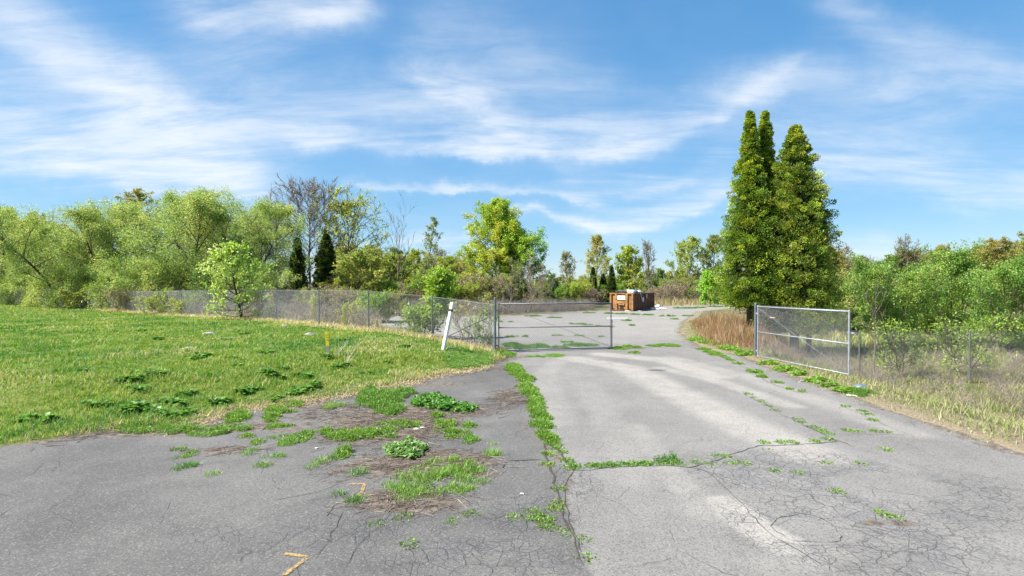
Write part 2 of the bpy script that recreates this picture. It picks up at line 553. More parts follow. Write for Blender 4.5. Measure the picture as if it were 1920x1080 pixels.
edge_px = [(-700, 905), (0, 836), (239, 803), (335, 801), (384, 788), (420, 773), (498, 762), (563, 757), (602, 747), (675, 736), (700, 727),
           (750, 721), (810, 706), (878, 694), (913, 685), (946, 672), (936, 663), (915, 650), (880, 641), (840, 632), (790, 622), (700, 608), (640, 601),
           (650, 597), (757, 591), (860, 594), (940, 592.5), (1033, 587.5), (1143, 582), (1230, 574), (1300, 570), (1400, 571),
           (1380, 577), (1310, 584), (1282, 606), (1279, 624), (1308, 646), (1337, 657), (1378, 663), (1415, 677), (1454, 690), (1506, 711),
           (1587, 737), (1637, 753), (1681, 769), (1920, 850), (2700, 1090)]
PAVE = np.array([G0(*q) for q in edge_px] + [(16, 1.0), (16, -6), (-16, -6), (-16, 4.5)])
apron_px = [(-700, 1500), (-700, 700), (700, 700), (946, 660), (958, 690), (980, 722), (1000, 760), (1012, 800), (1030, 830), (1066, 880), (1072, 900), (1060, 940),
            (1075, 990), (1100, 1060), (1120, 1120), (1140, 1250), (1160, 1500)]


def poly_sd(poly, X, Y):
    """signed distance, positive outside"""
    X = np.asarray(X, float); Y = np.asarray(Y, float)
    d = np.full(X.shape, 1e9); ins = np.zeros(X.shape, bool)
    n = len(poly)
    for i in range(n):
        ax, ay = poly[i]; bx, by = poly[(i + 1) % n]
        ex, ey = bx - ax, by - ay
        tt = np.clip(((X - ax) * ex + (Y - ay) * ey) / (ex * ex + ey * ey + 1e-12), 0, 1)
        d = np.minimum(d, np.hypot(X - ax - ex * tt, Y - ay - ey * tt))
        c = ((ay > Y) != (by > Y))
        with np.errstate(divide='ignore', invalid='ignore'):
            xx = ax + (Y - ay) * ex / (ey if ey != 0 else 1e-12)
        ins ^= c & (X < xx)
    return np.where(ins, -d, d)


def sstep(x, a, b):
    t_ = np.clip((np.asarray(x, float) - a) / (b - a), 0, 1)
    return t_ * t_ * (3 - 2 * t_)


def wob(X, Y, s, seed=0):
    """cheap smooth noise in -1..1"""
    r_ = np.random.default_rng(seed); o = 0
    for k in range(6):
        a = r_.uniform(0, 6.28); f = s * r_.uniform(0.6, 1.9); ph = r_.uniform(0, 6.28)
        o = o + np.sin((X * math.cos(a) + Y * math.sin(a)) * f + ph)
    return o / 3.2


def hgt(X, Y, sd=None):
    X = np.asarray(X, float); Y = np.asarray(Y, float)
    if sd is None: sd = poly_sd(PAVE, X, Y)
    sdn = sd + 0.10 * wob(X, Y, 5.0, 3) + 0.06 * wob(X, Y, 13.0, 4)
    lip = -0.05 + 0.09 * sstep(sdn, -0.25, 0.18)
    left = sstep(X, 0.8, -1.2)
    near = 1 - 0.75 * sstep(Y, 28, 46)
    mound = 0.47 * sstep(sd, 0.2, 4.2) * left * near
    right = sstep(X - .45 * (Y - 20), 8.4, 12.0) * (1 - sstep(Y, 34, 48))
    fall = -0.95 * sstep(sd, 0.7, 4.5) * right
    rough = 0.035 * wob(X, Y, 2.2, 9) * sstep(sd, 0.3, 1.5)
    return lip + mound + fall + rough


def H(x, y): return float(hgt(np.array([x]), np.array([y]))[0])


def G(px, py, dz=0.0):
    d = px_dir(px, py); z = 0.0
    for _ in range(25):
        tt = (CAMH - (z + dz)) / -d.z
        z = 0.5 * z + 0.5 * max(H(d.x * tt, d.y * tt), -0.7 if True else 0)
    x, y = d.x * tt, d.y * tt
    zz = H(x, y)
    if poly_sd(PAVE, np.array([x]), np.array([y]))[0] < 0: zz = max(zz, 0)
    return Vector((x, y, zz))


def at(px, D):
    """ground point on the column px at distance D"""
    x = (px - 960) / F * D
    return Vector((x, D, max(H(x, D), -0.7)))


def spaced(stops):
    o = [stops[0][0]]
    for (a, st), (b, st2) in zip(stops[:-1], stops[1:]):
        n = max(1, int(round((b - a) / ((st + st2) / 2))))
        w_ = np.linspace(st, st2, n); w_ = np.cumsum(w_) / w_.sum()
        o += list(a + (b - a) * w_)
    return np.array(o)


def grid(xs, ys):
    X, Y = np.meshgrid(xs, ys)
    nx, ny = len(xs), len(ys)
    i = np.arange(nx * ny).reshape(ny, nx)
    f = np.stack([i[:-1, :-1], i[:-1, 1:], i[1:, 1:], i[1:, :-1]], -1).reshape(-1, 4)
    return X.ravel(), Y.ravel(), f


# ground
gx = spaced([(-900, 80), (-120, 8), (-40, 0.7), (-18, 0.22), (-9, 0.12), (13, 0.12), (20, 0.3), (45, 1.0), (120, 8), (900, 80)])
gy = spaced([(-60, 12), (-8, 1.5), (5, 0.22), (8, 0.12), (27, 0.14), (45, 0.5), (80, 2), (200, 12), (1200, 90)])
X, Y, f = grid(gx, gy)
sd = poly_sd(PAVE, X, Y)
Z = hgt(X, Y, sd)
fence_px = [(928, 20.9), (810, 23.5), (691, 24.9), (598, 27.5), (519, 30.8), (454, 33.6), (392, 36.4), (340, 39.3), (297, 42.6), (253, 46.2), (200, 50), (140, 55), (70, 61), (-10, 68), (-100, 76)]
FENCE = [((px - 960) / F * D, D) for px, D in fence_px]
# the lawn lies between the fence, the apron and the camera side
LAWN = np.array([FENCE[-1], (-90, 40), (-60, 5)] + [tuple(PAVE[i]) for i in range(0, 17)] + FENCE[0:-1])
lsd = poly_sd(LAWN, X, Y)
lawn = np.clip(0.5 - lsd * 0.9, -1, 1)
rv = sstep(X, 5, 7) * (Y < 30) * sstep(sd, 2.0, 0.2) * (sd > -0.5)
lawn = np.maximum(lawn, rv * 0.5 * 2 - 1)
lawn = np.maximum(lawn, np.where((sd < 0.5), -0.1, -1))
keep = ~((sd[f].max(1) < -1.2))
ground = link('ground', np_mesh('ground', np.c_[X, Y, Z], f[keep], 4, [M_GROUND], attrs={'lawn': lawn}, smooth=True))
tag(ground, kind='structure')

# pavement
gx = spaced([(-17, 0.5), (-9, 0.10), (-6, 0.075), (9, 0.075), (13, 0.12), (18, 0.5), (34, 1.0)])
gy = spaced([(-6, 0.6), (2, 0.2), (3.5, 0.075), (14, 0.085), (25, 0.16), (40, 0.4), (80, 1.0)])
X, Y, f = grid(gx, gy)
sd = poly_sd(PAVE, X, Y)
apron = np.array([G0(*q) if q[1] > 560 else (0, 0) for q in apron_px])
asd = poly_sd(apron, X, Y)
dark = np.clip(0.5 - asd * 1.6, 0, 1)


def seg_d(X, Y, pts):
    d = np.full(X.shape, 1e9)
    for (a, b) in zip(pts[:-1], pts[1:]):
        ex, ey = b[0] - a[0], b[1] - a[1]
        tt = np.clip(((X - a[0]) * ex + (Y - a[1]) * ey) / (ex * ex + ey * ey + 1e-9), 0, 1)
        d = np.minimum(d, np.hypot(X - a[0] - ex * tt, Y - a[1] - ey * tt))
    return d


def streak(pts, w):
    return np.clip(1 - seg_d(X, Y, [G0(*q) for q in pts]) / w, 0, 1)


def ell(c, rx, ry, soft=0.35, rot=0):
    cx, cy = G0(*c)
    dx, dy = X - cx, Y - cy
    ca, sa = math.cos(rot), math.sin(rot)
    u, v = (dx * ca + dy * sa) / rx, (-dx * sa + dy * ca) / ry
    return np.clip((1 - np.hypot(u, v)) / soft, 0, 1)


pale = np.zeros_like(X)
for pts, w_, s_ in [([(1075, 672), (1180, 690), (1270, 738), (1400, 800), (1520, 850)], 0.85, 0.9), ([(1130, 664), (1250, 676), (1340, 705)], 0.75, 0.95),
                    ([(1240, 690), (1330, 710), (1480, 760)], 0.45, 0.8), ([(1050, 676), (1020, 700), (1050, 790)], 0.5, 0.35),
                    ([(1190, 800), (1240, 860), (1320, 960)], 0.35, 0.4), ([(1260, 672), (1400, 706), (1560, 760), (1700, 810)], 0.6, 0.55),
                    ([(1150, 640), (1220, 610), (1300, 590)], 1.2, 0.35), ([(1100, 720), (1150, 800), (1200, 900)], 0.5, 0.25), ([(1440, 1060), (1560, 1040)], .3, .3)]:
    pale = np.maximum(pale, sstep(streak(pts, w_), 0, .7) * s_)
pale = np.maximum(pale, 1.15 * np.clip(1 - seg_d(X, Y, [G0(1362, 945), G0(1410, 985), G0(1470, 1020)]) / 0.27, 0, 0.2) / 0.2 * .85)
pale = np.maximum(pale, .55 * sstep(Y, 23, 30))
dirt = np.zeros_like(X)
for c, rx, ry, s_ in [((740, 790), 2.3, 2.4, .8), ((800, 870), 1.7, 1.0, .85), ((480, 800), 2.6, .9, .62), ((300, 812), 2.4, .5, .7), ((820, 720), 1.6, 1.0, .6), ((540, 860), 1.4, .5, .42), ((900, 710), 1.4, .5, .5), ((760, 940), 1.2, .6, .75), ((690, 880), 1.0, .7, .6), ((860, 770), 1.3, 1.0, .65), ((960, 745), .7, 1.4, .55),
                      ((640, 780), 1.8, .9, .55), ((420, 845), 1.1, .35, .6), ((350, 800), 2.2, .6, .6), ((600, 765), 2, .6, .55), ((930, 690), .9, .9, .5), ((985, 800), .35, .6, .45),
                      ((900, 890), .8, .25, .6), ((560, 800), 1.6, .6, .5), ((970, 668), 1.0, .8, .6), ((1660, 980), .5, .22, .65)]:
    dirt = np.maximum(dirt, ell(c, rx, ry, 0.6) * s_)
ba = ((X < -2.3) | (Y > 12.5)) * 1.0
dirt = np.maximum(dirt, (0.75 - 0.8 * np.abs(sd + 0.0)) * 1.0)
dirt = np.maximum(dirt, np.clip(0.62 - np.abs(asd) * 1.9, 0, 1) * sstep(Y, 5, 7.5))
crk = np.maximum.reduce([ell((1500, 885), 2.3, 1.4, .5) * .95, ell((1600, 990), 1.9, 1.4, .5), ell((1440, 880), 1.0, .6, .5) * .9, ell((1000, 960), 1.1, .9, .6) * .75,
                         ell((900, 1040), 1.9, .8, .7) * .72, ell((1080, 900), .6, 1.1, .6) * .8, ell((640, 1000), 2.6, 1.2, .8) * .62, ell((380, 1000), 2.0, .8, .8) * .5, ell((1750, 930), 2.0, 1.5, .6) * .8])
crk = crk * (1 - ell((1515, 995), .62, .36, .2)) * (1 - ell((1665, 910), .9, .6, .3) * .8)
tar = ell((1232, 694), .62, .26, .9)
Zp = 0.0 * X + 0.012 * wob(X, Y, .9, 21) * sstep(Y, 2, 12)
keep = sd[f].min(1) < 0.5
driveway = link('pavement', np_mesh('pavement', np.c_[X, Y, Zp], f[keep], 4, [M_PAVE], smooth=True,
                attrs={'dark': dark, 'pale': pale, 'dirt': dirt, 'crackle': crk, 'tar': tar}))
tag(driveway, kind='structure')
driveway['label'] = 'cracked grey pavement of the drive and lot, pale in the middle and dark on the left'


def zp(x, y):
    return float(0.012 * wob(np.array([x]), np.array([y]), .9, 21)[0] * float(sstep(y, 2, 12)))


# ------------------------------------------------------------------ vegetation primitives
def jit(col, n, v=0.18, hue=0.10, rng=R):
    c = np.array(col)[None, :] * (1 + rng.normal(0, v, (n, 1)))
    c = c * (1 + rng.normal(0, hue, (n, 3)))
    return np.clip(c, 0.004, 0.9)


def rand_dirs(n, rng):
    v = rng.normal(size=(n, 3)); return v / np.linalg.norm(v, axis=1, keepdims=True)


def leaf_arrays(P, size, cols, rng, aspect=0.62, updown=0.0, axis=None, fold=0.18):
    """folded kite leaves (4 verts, 1 quad) at P"""
    n = len(P)
    u = rand_dirs(n, rng) if axis is None else axis + rng.normal(0, 0.45, (n, 3))
    u = u / np.linalg.norm(u, axis=1, keepdims=True)
    w_ = rand_dirs(n, rng); w_[:, 2] += updown
    v = np.cross(u, w_); v /= (np.linalg.norm(v, axis=1, keepdims=True) + 1e-9)
    nn = np.cross(u, v)
    s = (size * rng.uniform(0.65, 1.3, n))[:, None]
    a = P - u * s * .5; b = P + v * s * aspect * .5 + nn * s * fold; c = P + u * s * .5; d = P - v * s * aspect * .5 + nn * s * fold
    V = np.stack([a, b, c, d], 1).reshape(-1, 3)
    Fq = np.arange(4 * n).reshape(n, 4)
    return V, Fq, np.repeat(cols, 4, 0)


def blade_arrays(P, h, w, cols, rng, lean=0.5, tip=1.0):
    """arching grass blades: 2 quads, 5..6 verts -> 6 verts"""
    n = len(P)
    an = rng.uniform(0, 6.283, n); d = np.c_[np.cos(an), np.sin(an), np.zeros(n)]
    h = h * rng.uniform(0.55, 1.25, n); l = h * lean * rng.uniform(0.2, 1.5, n)
    pa = an + rng.normal(0, .6, n) + 1.57
    s = np.c_[np.cos(pa), np.sin(pa), np.zeros(n)] * (w * rng.uniform(.7, 1.3, n))[:, None] * .5
    up = np.array([0, 0, 1.0])
    m_ = P + d * (l * .35)[:, None] + up * (h * .62)[:, None]
    t_ = P + d * l[:, None] + up * h[:, None]
    V = np.stack([P - s, P + s, m_ + s * .8, m_ - s * .8, t_ + s * .12, t_ - s * .12], 1).reshape(-1, 3)
    b = np.arange(n)[:, None] * 6
    Fq = np.concatenate([b + np.array([[0, 1, 2, 3]]), b + np.array([[3, 2, 4, 5]])], 1).reshape(-1, 4)
    dk = np.array([.72, .72, .8, .8, 1.0, 1.0]); dk = dk * 0 + 1.0
    C = np.repeat(cols, 6, 0) * np.tile(dk, n)[:, None]
    return V, Fq, C


def seg_arrays(A, B, ra, rb, k=3):
    n = len(A)
    d = B - A; d /= (np.linalg.norm(d, axis=1, keepdims=True) + 1e-9)
    ref = np.where(np.abs(d[:, 2:3]) > .9, np.array([[1.0, 0, 0]]), np.array([[0, 0, 1.0]]))
    u = np.cross(d, ref); u /= (np.linalg.norm(u, axis=1, keepdims=True) + 1e-9); w_ = np.cross(d, u)
    vs = []
    for (Q, r) in ((A, ra), (B, rb)):
        for i in range(k):
            a = 2 * math.pi * i / k
            vs.append(Q + (u * math.cos(a) + w_ * math.sin(a)) * np.asarray(r).reshape(-1, 1))
    V = np.stack(vs, 1).reshape(-1, 3)
    b = np.arange(n)[:, None] * 2 * k
    Fq = np.concatenate([b + np.array([[i, (i + 1) % k, k + (i + 1) % k, k + i]]) for i in range(k)], 1).reshape(-1, 4)
    return V, Fq


def join(parts):
    """[(V,F,C)] -> V,F,C"""
    o = 0; Vs, Fs, Cs = [], [], []
    for V, Fq, C in parts:
        Vs.append(V); Fs.append(Fq + o); Cs.append(C); o += len(V)
    return np.concatenate(Vs), np.concatenate(Fs), np.concatenate(Cs)


def veg_mesh(name, parts, mt=M_LEAF):
    V, Fq, C = join(parts)
    return np_mesh(name, V, Fq, 4, [mt], cols=C)


# ------------------------------------------------------------------ trees
def unit(v): return v / (np.linalg.norm(v) + 1e-9)


def rot_about(d, ang, az, ):
    """direction leaving d by ang, turned az about it"""
    ref = np.array([1.0, 0, 0]) if abs(d[2]) > .9 else np.array([0, 0, 1.0])
    u = unit(np.cross(d, ref)); w_ = np.cross(d, u)
    return unit(d * math.cos(ang) + (u * math.cos(az) + w_ * math.sin(az)) * math.sin(ang))


def make_tree(name, seed, Hh, cr, prof, base=.2, nl=28, nsub=6, ntw=5, nleaf=7, leaf=.2, cols=((.1, .13, .03),), bark=(.14, .12, .10), up=(15, 65),
              tr=None, droop=0.0, wander=.05, stems=1, spread=.0, twig=.32, jitter=.25, leafasp=.62, tipleaf=0.4, subl=.42, twr=.006, colv=.16, limb_bare=.15, lmat=M_LEAF, leaf_gap=0.0):
    rng = np.random.default_rng(seed)
    tr = tr or Hh * .016
    segA, segB, ra, rb = [], [], [], []
    big = []
    tips, tdir, tcol = [], [], []

    def poly(p, d, L, r0, r1, n, bend=0.0, wn=.12, store=None):
        pts = [p]
        for i in range(n):
            d = unit(d + np.array([0, 0, bend / n]) + rng.normal(0, wn, 3))
            q = p + d * (L / n)
            a = r0 + (r1 - r0) * i / n; b = r0 + (r1 - r0) * (i + 1) / n
            (store if store is not None else segs).append((p, q, a, b))
            p = q; pts.append(p)
        return pts, d

    segs = []
    for s in range(stems):
        lean = np.zeros(3) if stems == 1 else np.array([math.cos(6.283 * s / stems + seed), math.sin(6.283 * s / stems + seed), 0]) * spread
        hs = Hh * (1 if s == 0 else rng.uniform(.75, .97))
        pts, _ = poly(np.array([0, 0, -.15]) + lean * .15, unit(np.array([0, 0, 1.0]) + lean), hs * .97, tr * (1 if stems == 1 else .7), tr * .12, 9, .25, wander, big)
        pts = np.array(pts)
        for i in range(nl // stems):
            f_ = (i + rng.uniform(0, 1)) / (nl // stems)
            tpos = base + (1 - base) * f_ ** .95
            k = tpos * 9; k0 = min(int(k), 8); st = pts[k0] + (pts[k0 + 1] - pts[k0]) * (k - k0)
            L = cr * prof(f_) * rng.uniform(.72, 1.18) + .12
            a_ = i * 2.4 + rng.uniform(-.5, .5) + s
            e_ = math.radians(up[0] + (up[1] - up[0]) * f_ + rng.normal(0, 8))
            d = np.array([math.cos(a_) * math.cos(e_), math.sin(a_) * math.cos(e_), math.sin(e_)])
            lr = max(tr * .42 * (1 - f_ * .75), .012)
            lp, _ = poly(st, d, L, lr, lr * .25, 4, .35 - droop, .10)
            lp = np.array(lp)
            cidx = rng.integers(len(cols))
            for j in range(nsub):
                s_ = limb_bare + (1 - limb_bare) * (j + rng.uniform(.2, 1)) / nsub
                q = s_ * 4; q0 = min(int(q), 3); sp = lp[q0] + (lp[q0 + 1] - lp[q0]) * (q - q0)
                dd = rot_about(unit(lp[q0 + 1] - lp[q0]), rng.uniform(.35, 1.1), rng.uniform(0, 6.283)); dd[2] += .12 - droop * .4
                SL = (L * subl * (1.15 - .55 * s_) + .15) * rng.uniform(.7, 1.2)
                pp, dl = poly(sp, unit(dd), SL, max(lr * .35, .009), twr, 2, .15 - droop, .14)
                pp = np.array(pp)
                for w_ in range(ntw):
                    x = rng.uniform(.25, 1); x2 = x * 2; x0 = min(int(x2), 1); tp = pp[x0] + (pp[x0 + 1] - pp[x0]) * (x2 - x0)
                    td = rot_about(dl, rng.uniform(.2, 1.0), rng.uniform(0, 6.283)); td[2] += .1 - droop * .9; td = unit(td)
                    TL = (SL * twig + .16) * rng.uniform(.7, 1.3)
                    te = tp + td * TL
                    segs.append((tp, te, twr, twr * .5))
                    if nleaf and rng.uniform() > leaf_gap:
                        nn = rng.poisson(nleaf)
                        u_ = rng.uniform(tipleaf, 1.08, nn)[:, None]
                        lpz = tp + td * TL * u_ + rng.normal(0, jitter * .35, (nn, 3))
                        lpz[:, 2] -= droop * u_[:, 0] ** 2 * TL * .6
                        tips.append(lpz); tdir.append(np.repeat(td[None], nn, 0))
                        tcol.append(np.repeat(np.array(cols[cidx])[None], nn, 0))

    def pack(sg, k):
        A = np.array([x[0] for x in sg]); B = np.array([x[1] for x in sg])
        return seg_arrays(A, B, np.array([x[2] for x in sg]), np.array([x[3] for x in sg]), k)
    V1, F1 = pack(big, 7)
    V2, F2 = pack(segs, 3)
    Vt = np.concatenate([V1, V2]); Ft = np.concatenate([F1, F2 + len(V1)])
    C = jit(bark, len(Vt), .08, .03, rng)
    tm = np_mesh(name + '_trunk', Vt, Ft, 4, [M_BARK], cols=C)
    cm = None
    if tips:
        Pp = np.concatenate(tips); n = len(Pp)
        cc = np.concatenate(tcol) * (1 + rng.normal(0, colv, (n, 1))) * (1 + rng.normal(0, .07, (n, 3)))
        ax = np.concatenate(tdir)
        V, Fq, Cc = leaf_arrays(Pp, leaf, np.clip(cc, .005, .8), rng, leafasp, .7, ax * .5 + np.array([0, 0, -.25]))
        cm = np_mesh(name + '_crown', V, Fq, 4, [lmat], cols=Cc)
    return tm, cm


def plant_tree(name, meshes, loc, label, cat='tree', group=None, s=1.0, rz=0.0, sz=None, crown='crown', trunk='trunk'):
    o = empty(name, loc, rz)
    o.scale = (s, s, sz or s)
    tag(o, label, cat, group)
    if meshes[0]: link(trunk, meshes[0], o)
    if meshes[1]:
        cr_ = link(crown, meshes[1], o)
        if crown == 'buds': cr_['kind'] = 'stuff'
    return o


rnd_ = lambda f: max(0.05, math.sin(math.pi * min(1, (f * .86 + .12))) ** .7)         # round
ovl = lambda f: (1 - f) ** .62 * .85 + .15 * (1 - f)                                  # broad below
slim = lambda f: .35 + .65 * math.sin(math.pi * min(1, f * .9 + .1)) ** .8
vase = lambda f: .55 + .45 * f if f < .8 else 1.0 - (f - .8) * 2.2

WIL = ((.185, .25, .08), (.22, .28, .095), (.155, .22, .07), (.24, .28, .10))
YG = ((.22, .26, .04), (.20, .255, .035), (.245, .26, .045), (.165, .23, .03))
FG = ((.13, .22, .035), (.11, .19, .03), (.16, .235, .04))
PALE = ((.24, .25, .09), (.28, .25, .08), (.20, .23, .08))
OLV = ((.17, .185, .07), (.20, .20, .075), (.145, .17, .055))
ORG = ((.20, .19, .055), (.18, .19, .05), (.215, .19, .06), (.15, .17, .045))
MIDG = ((.10, .16, .035), (.13, .18, .04), (.085, .14, .035))

GW = 'willows massed behind the left fence'
wprofs = [make_tree('willow', 100 + i, 10.6, 4.6, rnd_, .10, 34, 8, 6, 26, .145, WIL, (.10, .08, .065), (5, 70), .22, .32, .10, 2, .35, .36, .62, .40, .3, limb_bare=.2) for i in range(3)]
wil = [(275, 56, 1.1, 'tall pale green willow at the left edge of the willow mass, behind the fence'),
       (352, 52, 1.06, 'broad pale green willow second from the left behind the fence'),
       (432, 55, 1.05, 'pale green willow in the middle of the willow mass, behind the small white-leaved tree'),
       (484, 51, .93, 'rightmost pale green willow, its crown sloping down to the dark conifers'),
       (200, 60, 1.05, None), (110, 58, 1.0, None), (20, 66, 1.08, None), (-60, 70, 1.1, None), (310, 64, 1.12, None), (395, 66, 1.06, None), (470, 62, 1.02, None)]
for i, (px, D, s, lb) in enumerate(wil):
    plant_tree('willow_tree', wprofs[i % 3], at(px, D), lb or 'pale green willow deep in the willow mass behind its front row', group=GW, s=s, rz=i * 1.9)
low = [make_tree('willow_shrub', 130 + i, 4.2, 2.6, rnd_, .05, 22, 6, 5, 18, .13, WIL + MIDG, (.10, .08, .065), (5, 60), .08, .15, .1, 3, .5, .36, .5) for i in range(2)]
for i, (px, D) in enumerate([(255, 50), (300, 49), (420, 47), (465, 47), (515, 47), (215, 52), (150, 55), (80, 60), (20, 62), (380, 50), (345, 55)]):
    plant_tree('willow_shrub', low[i % 2], at(px, D), 'low bushy pale green willow growth at the foot of the tall willows', 'shrub', 'low willow growth behind the fence', s=R.uniform(.75, 1.1), rz=i * 2.1)

# orange yellow tree at the far left
plant_tree('young_leafed_tree', make_tree('orange_tree', 21, 14.2, 4.0, slim, .3, 24, 6, 5, 6, .26, ORG, (.13, .11, .09), (25, 75), .17), at(243, 68), 'sparse yellow-orange tree rising above the willows at the far left', s=.95)
# budding reddish tree
plant_tree('budding_tree', make_tree('budding_tree', 22, 14.6, 6.6, lambda f: .35 + .65 * math.sin(math.pi * min(1, f * .8 + .18)), .26, 40, 8, 10, 1.6, .11, ((.21, .145, .115), (.24, .18, .13), (.2, .14, .115)), (.21, .172, .15), (14, 56), .19, -.02, .05, 1, 0, .34, .3, .62, .4, .4, .022), at(586, 60),
           'tall leafless tree with reddish buds standing above the dark conifers', s=.86)
plant_tree('oak_tree', make_tree('oak', 23, 12.5, 5.8, rnd_, .15, 34, 8, 6, 5, .22, ((.24, .27, .05), (.20, .25, .05), (.28, .28, .06)), (.13, .115, .10), (12, 55), .2, .0, .07, 1, 0, .33, .3, .62, .4, .42, .015), at(655, 59),
           'wide spreading tree with sparse yellow-green leaves right of the reddish budding tree', s=.9)
plant_tree('dead_tree', make_tree('dead_tree', 24, 9.6, 4.4, vase, .25, 13, 4, 3, 0, .2, ((.1, .1, .1),), (.17, .14, .125), (38, 70), .17, -.3, .07, 1, 0, .4, .3, twr=.014), at(742, 56),
           'bare dead tree with forked grey-brown branches left of the thin sapling', s=.84)
plant_tree('slender_tree', make_tree('slender', 25, 9.6, 1.9, lambda f: (1 - f) * .9 + .12, .2, 24, 5, 4, 6, .17, ((.17, .2, .09), (.14, .18, .08)), (.14, .12, .1), (25, 60), .1, limb_bare=.3, leaf_gap=.2), at(803, 58),
           'thin pointed grey-green young tree right of the bare dead tree')

# big maple in the middle
plant_tree('maple_tree', make_tree('maple', 26, 12.4, 5.0, lambda f: (.62 + .38 * math.sin(math.pi * min(1, f * 1.1 + .1))) * (1 - max(0, f - .55) * 1.55), .13, 52, 8, 6, 20, .18, ((.235, .28, .032), (.20, .27, .03), (.165, .25, .03), (.26, .28, .035)), (.10, .085, .07), (8, 66), .24, .05, .05, 1, 0, .34, .45, .75, .3, .36), at(932, 62),
           'large round yellow-green maple standing alone in the middle of the skyline', s=.93)
plant_tree('maple_tree', make_tree('maple_b', 27, 8.8, 3.6, rnd_, .1, 34, 7, 6, 17, .17, ((.15, .26, .03), (.12, .22, .028), (.19, .28, .03)), (.10, .085, .07), (8, 60), .16, .05, .06, 1, 0, .34, .4, .75, .3), at(978, 60),
           'fresher green maple forming the right shoulder of the large yellow-green maple')

# conifers
def conifer(name, seed, Hh, cr, n, leaf, cols, dark=(.035, .05, .015), prof=None, base=.06, trunk_r=.16, clump=.26, nleaf=34, lean=0):
    rng = np.random.default_rng(seed)
    prof = prof or (lambda f: min(1, (1 - f) ** .75 * 1.12))
    P, C, AX = [], [], []
    f_ = base + (1 - base) * rng.uniform(0, 1, n) ** .95
    an = rng.uniform(0, 6.283, n)
    f_ = np.minimum(f_, .985)
    for i in range(n):
        g = (f_[i] - base) / (1 - base)
        rr = cr * prof(g) * (1 + .13 * math.sin(an[i] * 3 + f_[i] * 9 + seed) + .10 * math.sin(an[i] * 5 - f_[i] * 17)) * rng.uniform(.60, 1.08) + .03
        z = f_[i] * Hh
        c = np.array([math.cos(an[i]) * rr + lean * f_[i], math.sin(an[i]) * rr, z])
        o = np.array([math.cos(an[i]), math.sin(an[i]), .55])
        k = nleaf
        cs = clump * (.42 + .70 * (1 - g)) * rng.uniform(.5, 1.05)
        q = rng.normal(0, 1, (k, 3)); q /= (np.linalg.norm(q, axis=1, keepdims=True) + 1e-9)
        q *= (rng.uniform(.25, 1, (k, 1)) ** .5) * cs
        q[:, 2] *= .8
        base_c = np.array(cols[rng.integers(len(cols))]) * rng.uniform(.55, 1.4)
        P.append(c + q); AX.append(np.repeat(o[None], k, 0) + q / cs * .9)
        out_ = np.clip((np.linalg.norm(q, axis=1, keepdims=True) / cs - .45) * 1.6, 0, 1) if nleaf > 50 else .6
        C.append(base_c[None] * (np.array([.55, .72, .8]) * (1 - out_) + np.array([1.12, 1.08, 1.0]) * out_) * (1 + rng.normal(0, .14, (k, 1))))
    # inner foliage coloured dark to paint shade into the gaps
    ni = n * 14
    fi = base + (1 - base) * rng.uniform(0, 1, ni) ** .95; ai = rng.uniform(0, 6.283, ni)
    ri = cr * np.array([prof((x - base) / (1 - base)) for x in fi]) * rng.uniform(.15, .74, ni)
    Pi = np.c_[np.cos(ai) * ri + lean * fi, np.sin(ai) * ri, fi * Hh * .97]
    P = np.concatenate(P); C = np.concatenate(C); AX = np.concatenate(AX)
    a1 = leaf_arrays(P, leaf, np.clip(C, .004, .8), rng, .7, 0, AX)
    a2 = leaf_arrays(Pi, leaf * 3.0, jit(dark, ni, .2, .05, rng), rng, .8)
    cm = np.concatenate([a1[0], a2[0]]), np.concatenate([a1[1], a2[1] + len(a1[0])]), np.concatenate([a1[2], a2[2]])
    crown = np_mesh(name + '_crown', cm[0], cm[1], 4, [M_SPRAY], cols=cm[2])
    A = np.array([[0, 0, -.2], [lean * .3, 0, Hh * .3], [lean * .6, 0, Hh * .6]], float); B = np.array([[lean * .3, 0, Hh * .3], [lean * .6, 0, Hh * .6], [lean * .95, 0, Hh * .93]], float)
    tv, tf = seg_arrays(A, B, np.array([1, .75, .4]) * trunk_r, np.array([.75, .4, .1]) * trunk_r, 8)
    # bare inner branches
    nb = 60
    fb = base + (1 - base) * rng.uniform(0, .8, nb); ab = rng.uniform(0, 6.283, nb)
    Rb = cr * np.array([prof((x - base) / (1 - base)) for x in fb]) * .85
    A2 = np.c_[lean * fb, 0 * fb, fb * Hh * .9]; B2 = np.c_[np.cos(ab) * Rb + lean * fb, np.sin(ab) * Rb, fb * Hh * .9 + Rb * .55]
    bv, bf = seg_arrays(A2, B2, np.full(nb, .03), np.full(nb, .01), 3)
    tm = np_mesh(name + '_trunk', np.concatenate([tv, bv]), np.concatenate([tf, bf + len(tv)]), 4, [M_BARK], cols=jit((.12, .085, .06), len(tv) + len(bv), .1, .03, rng))
    return tm, crown


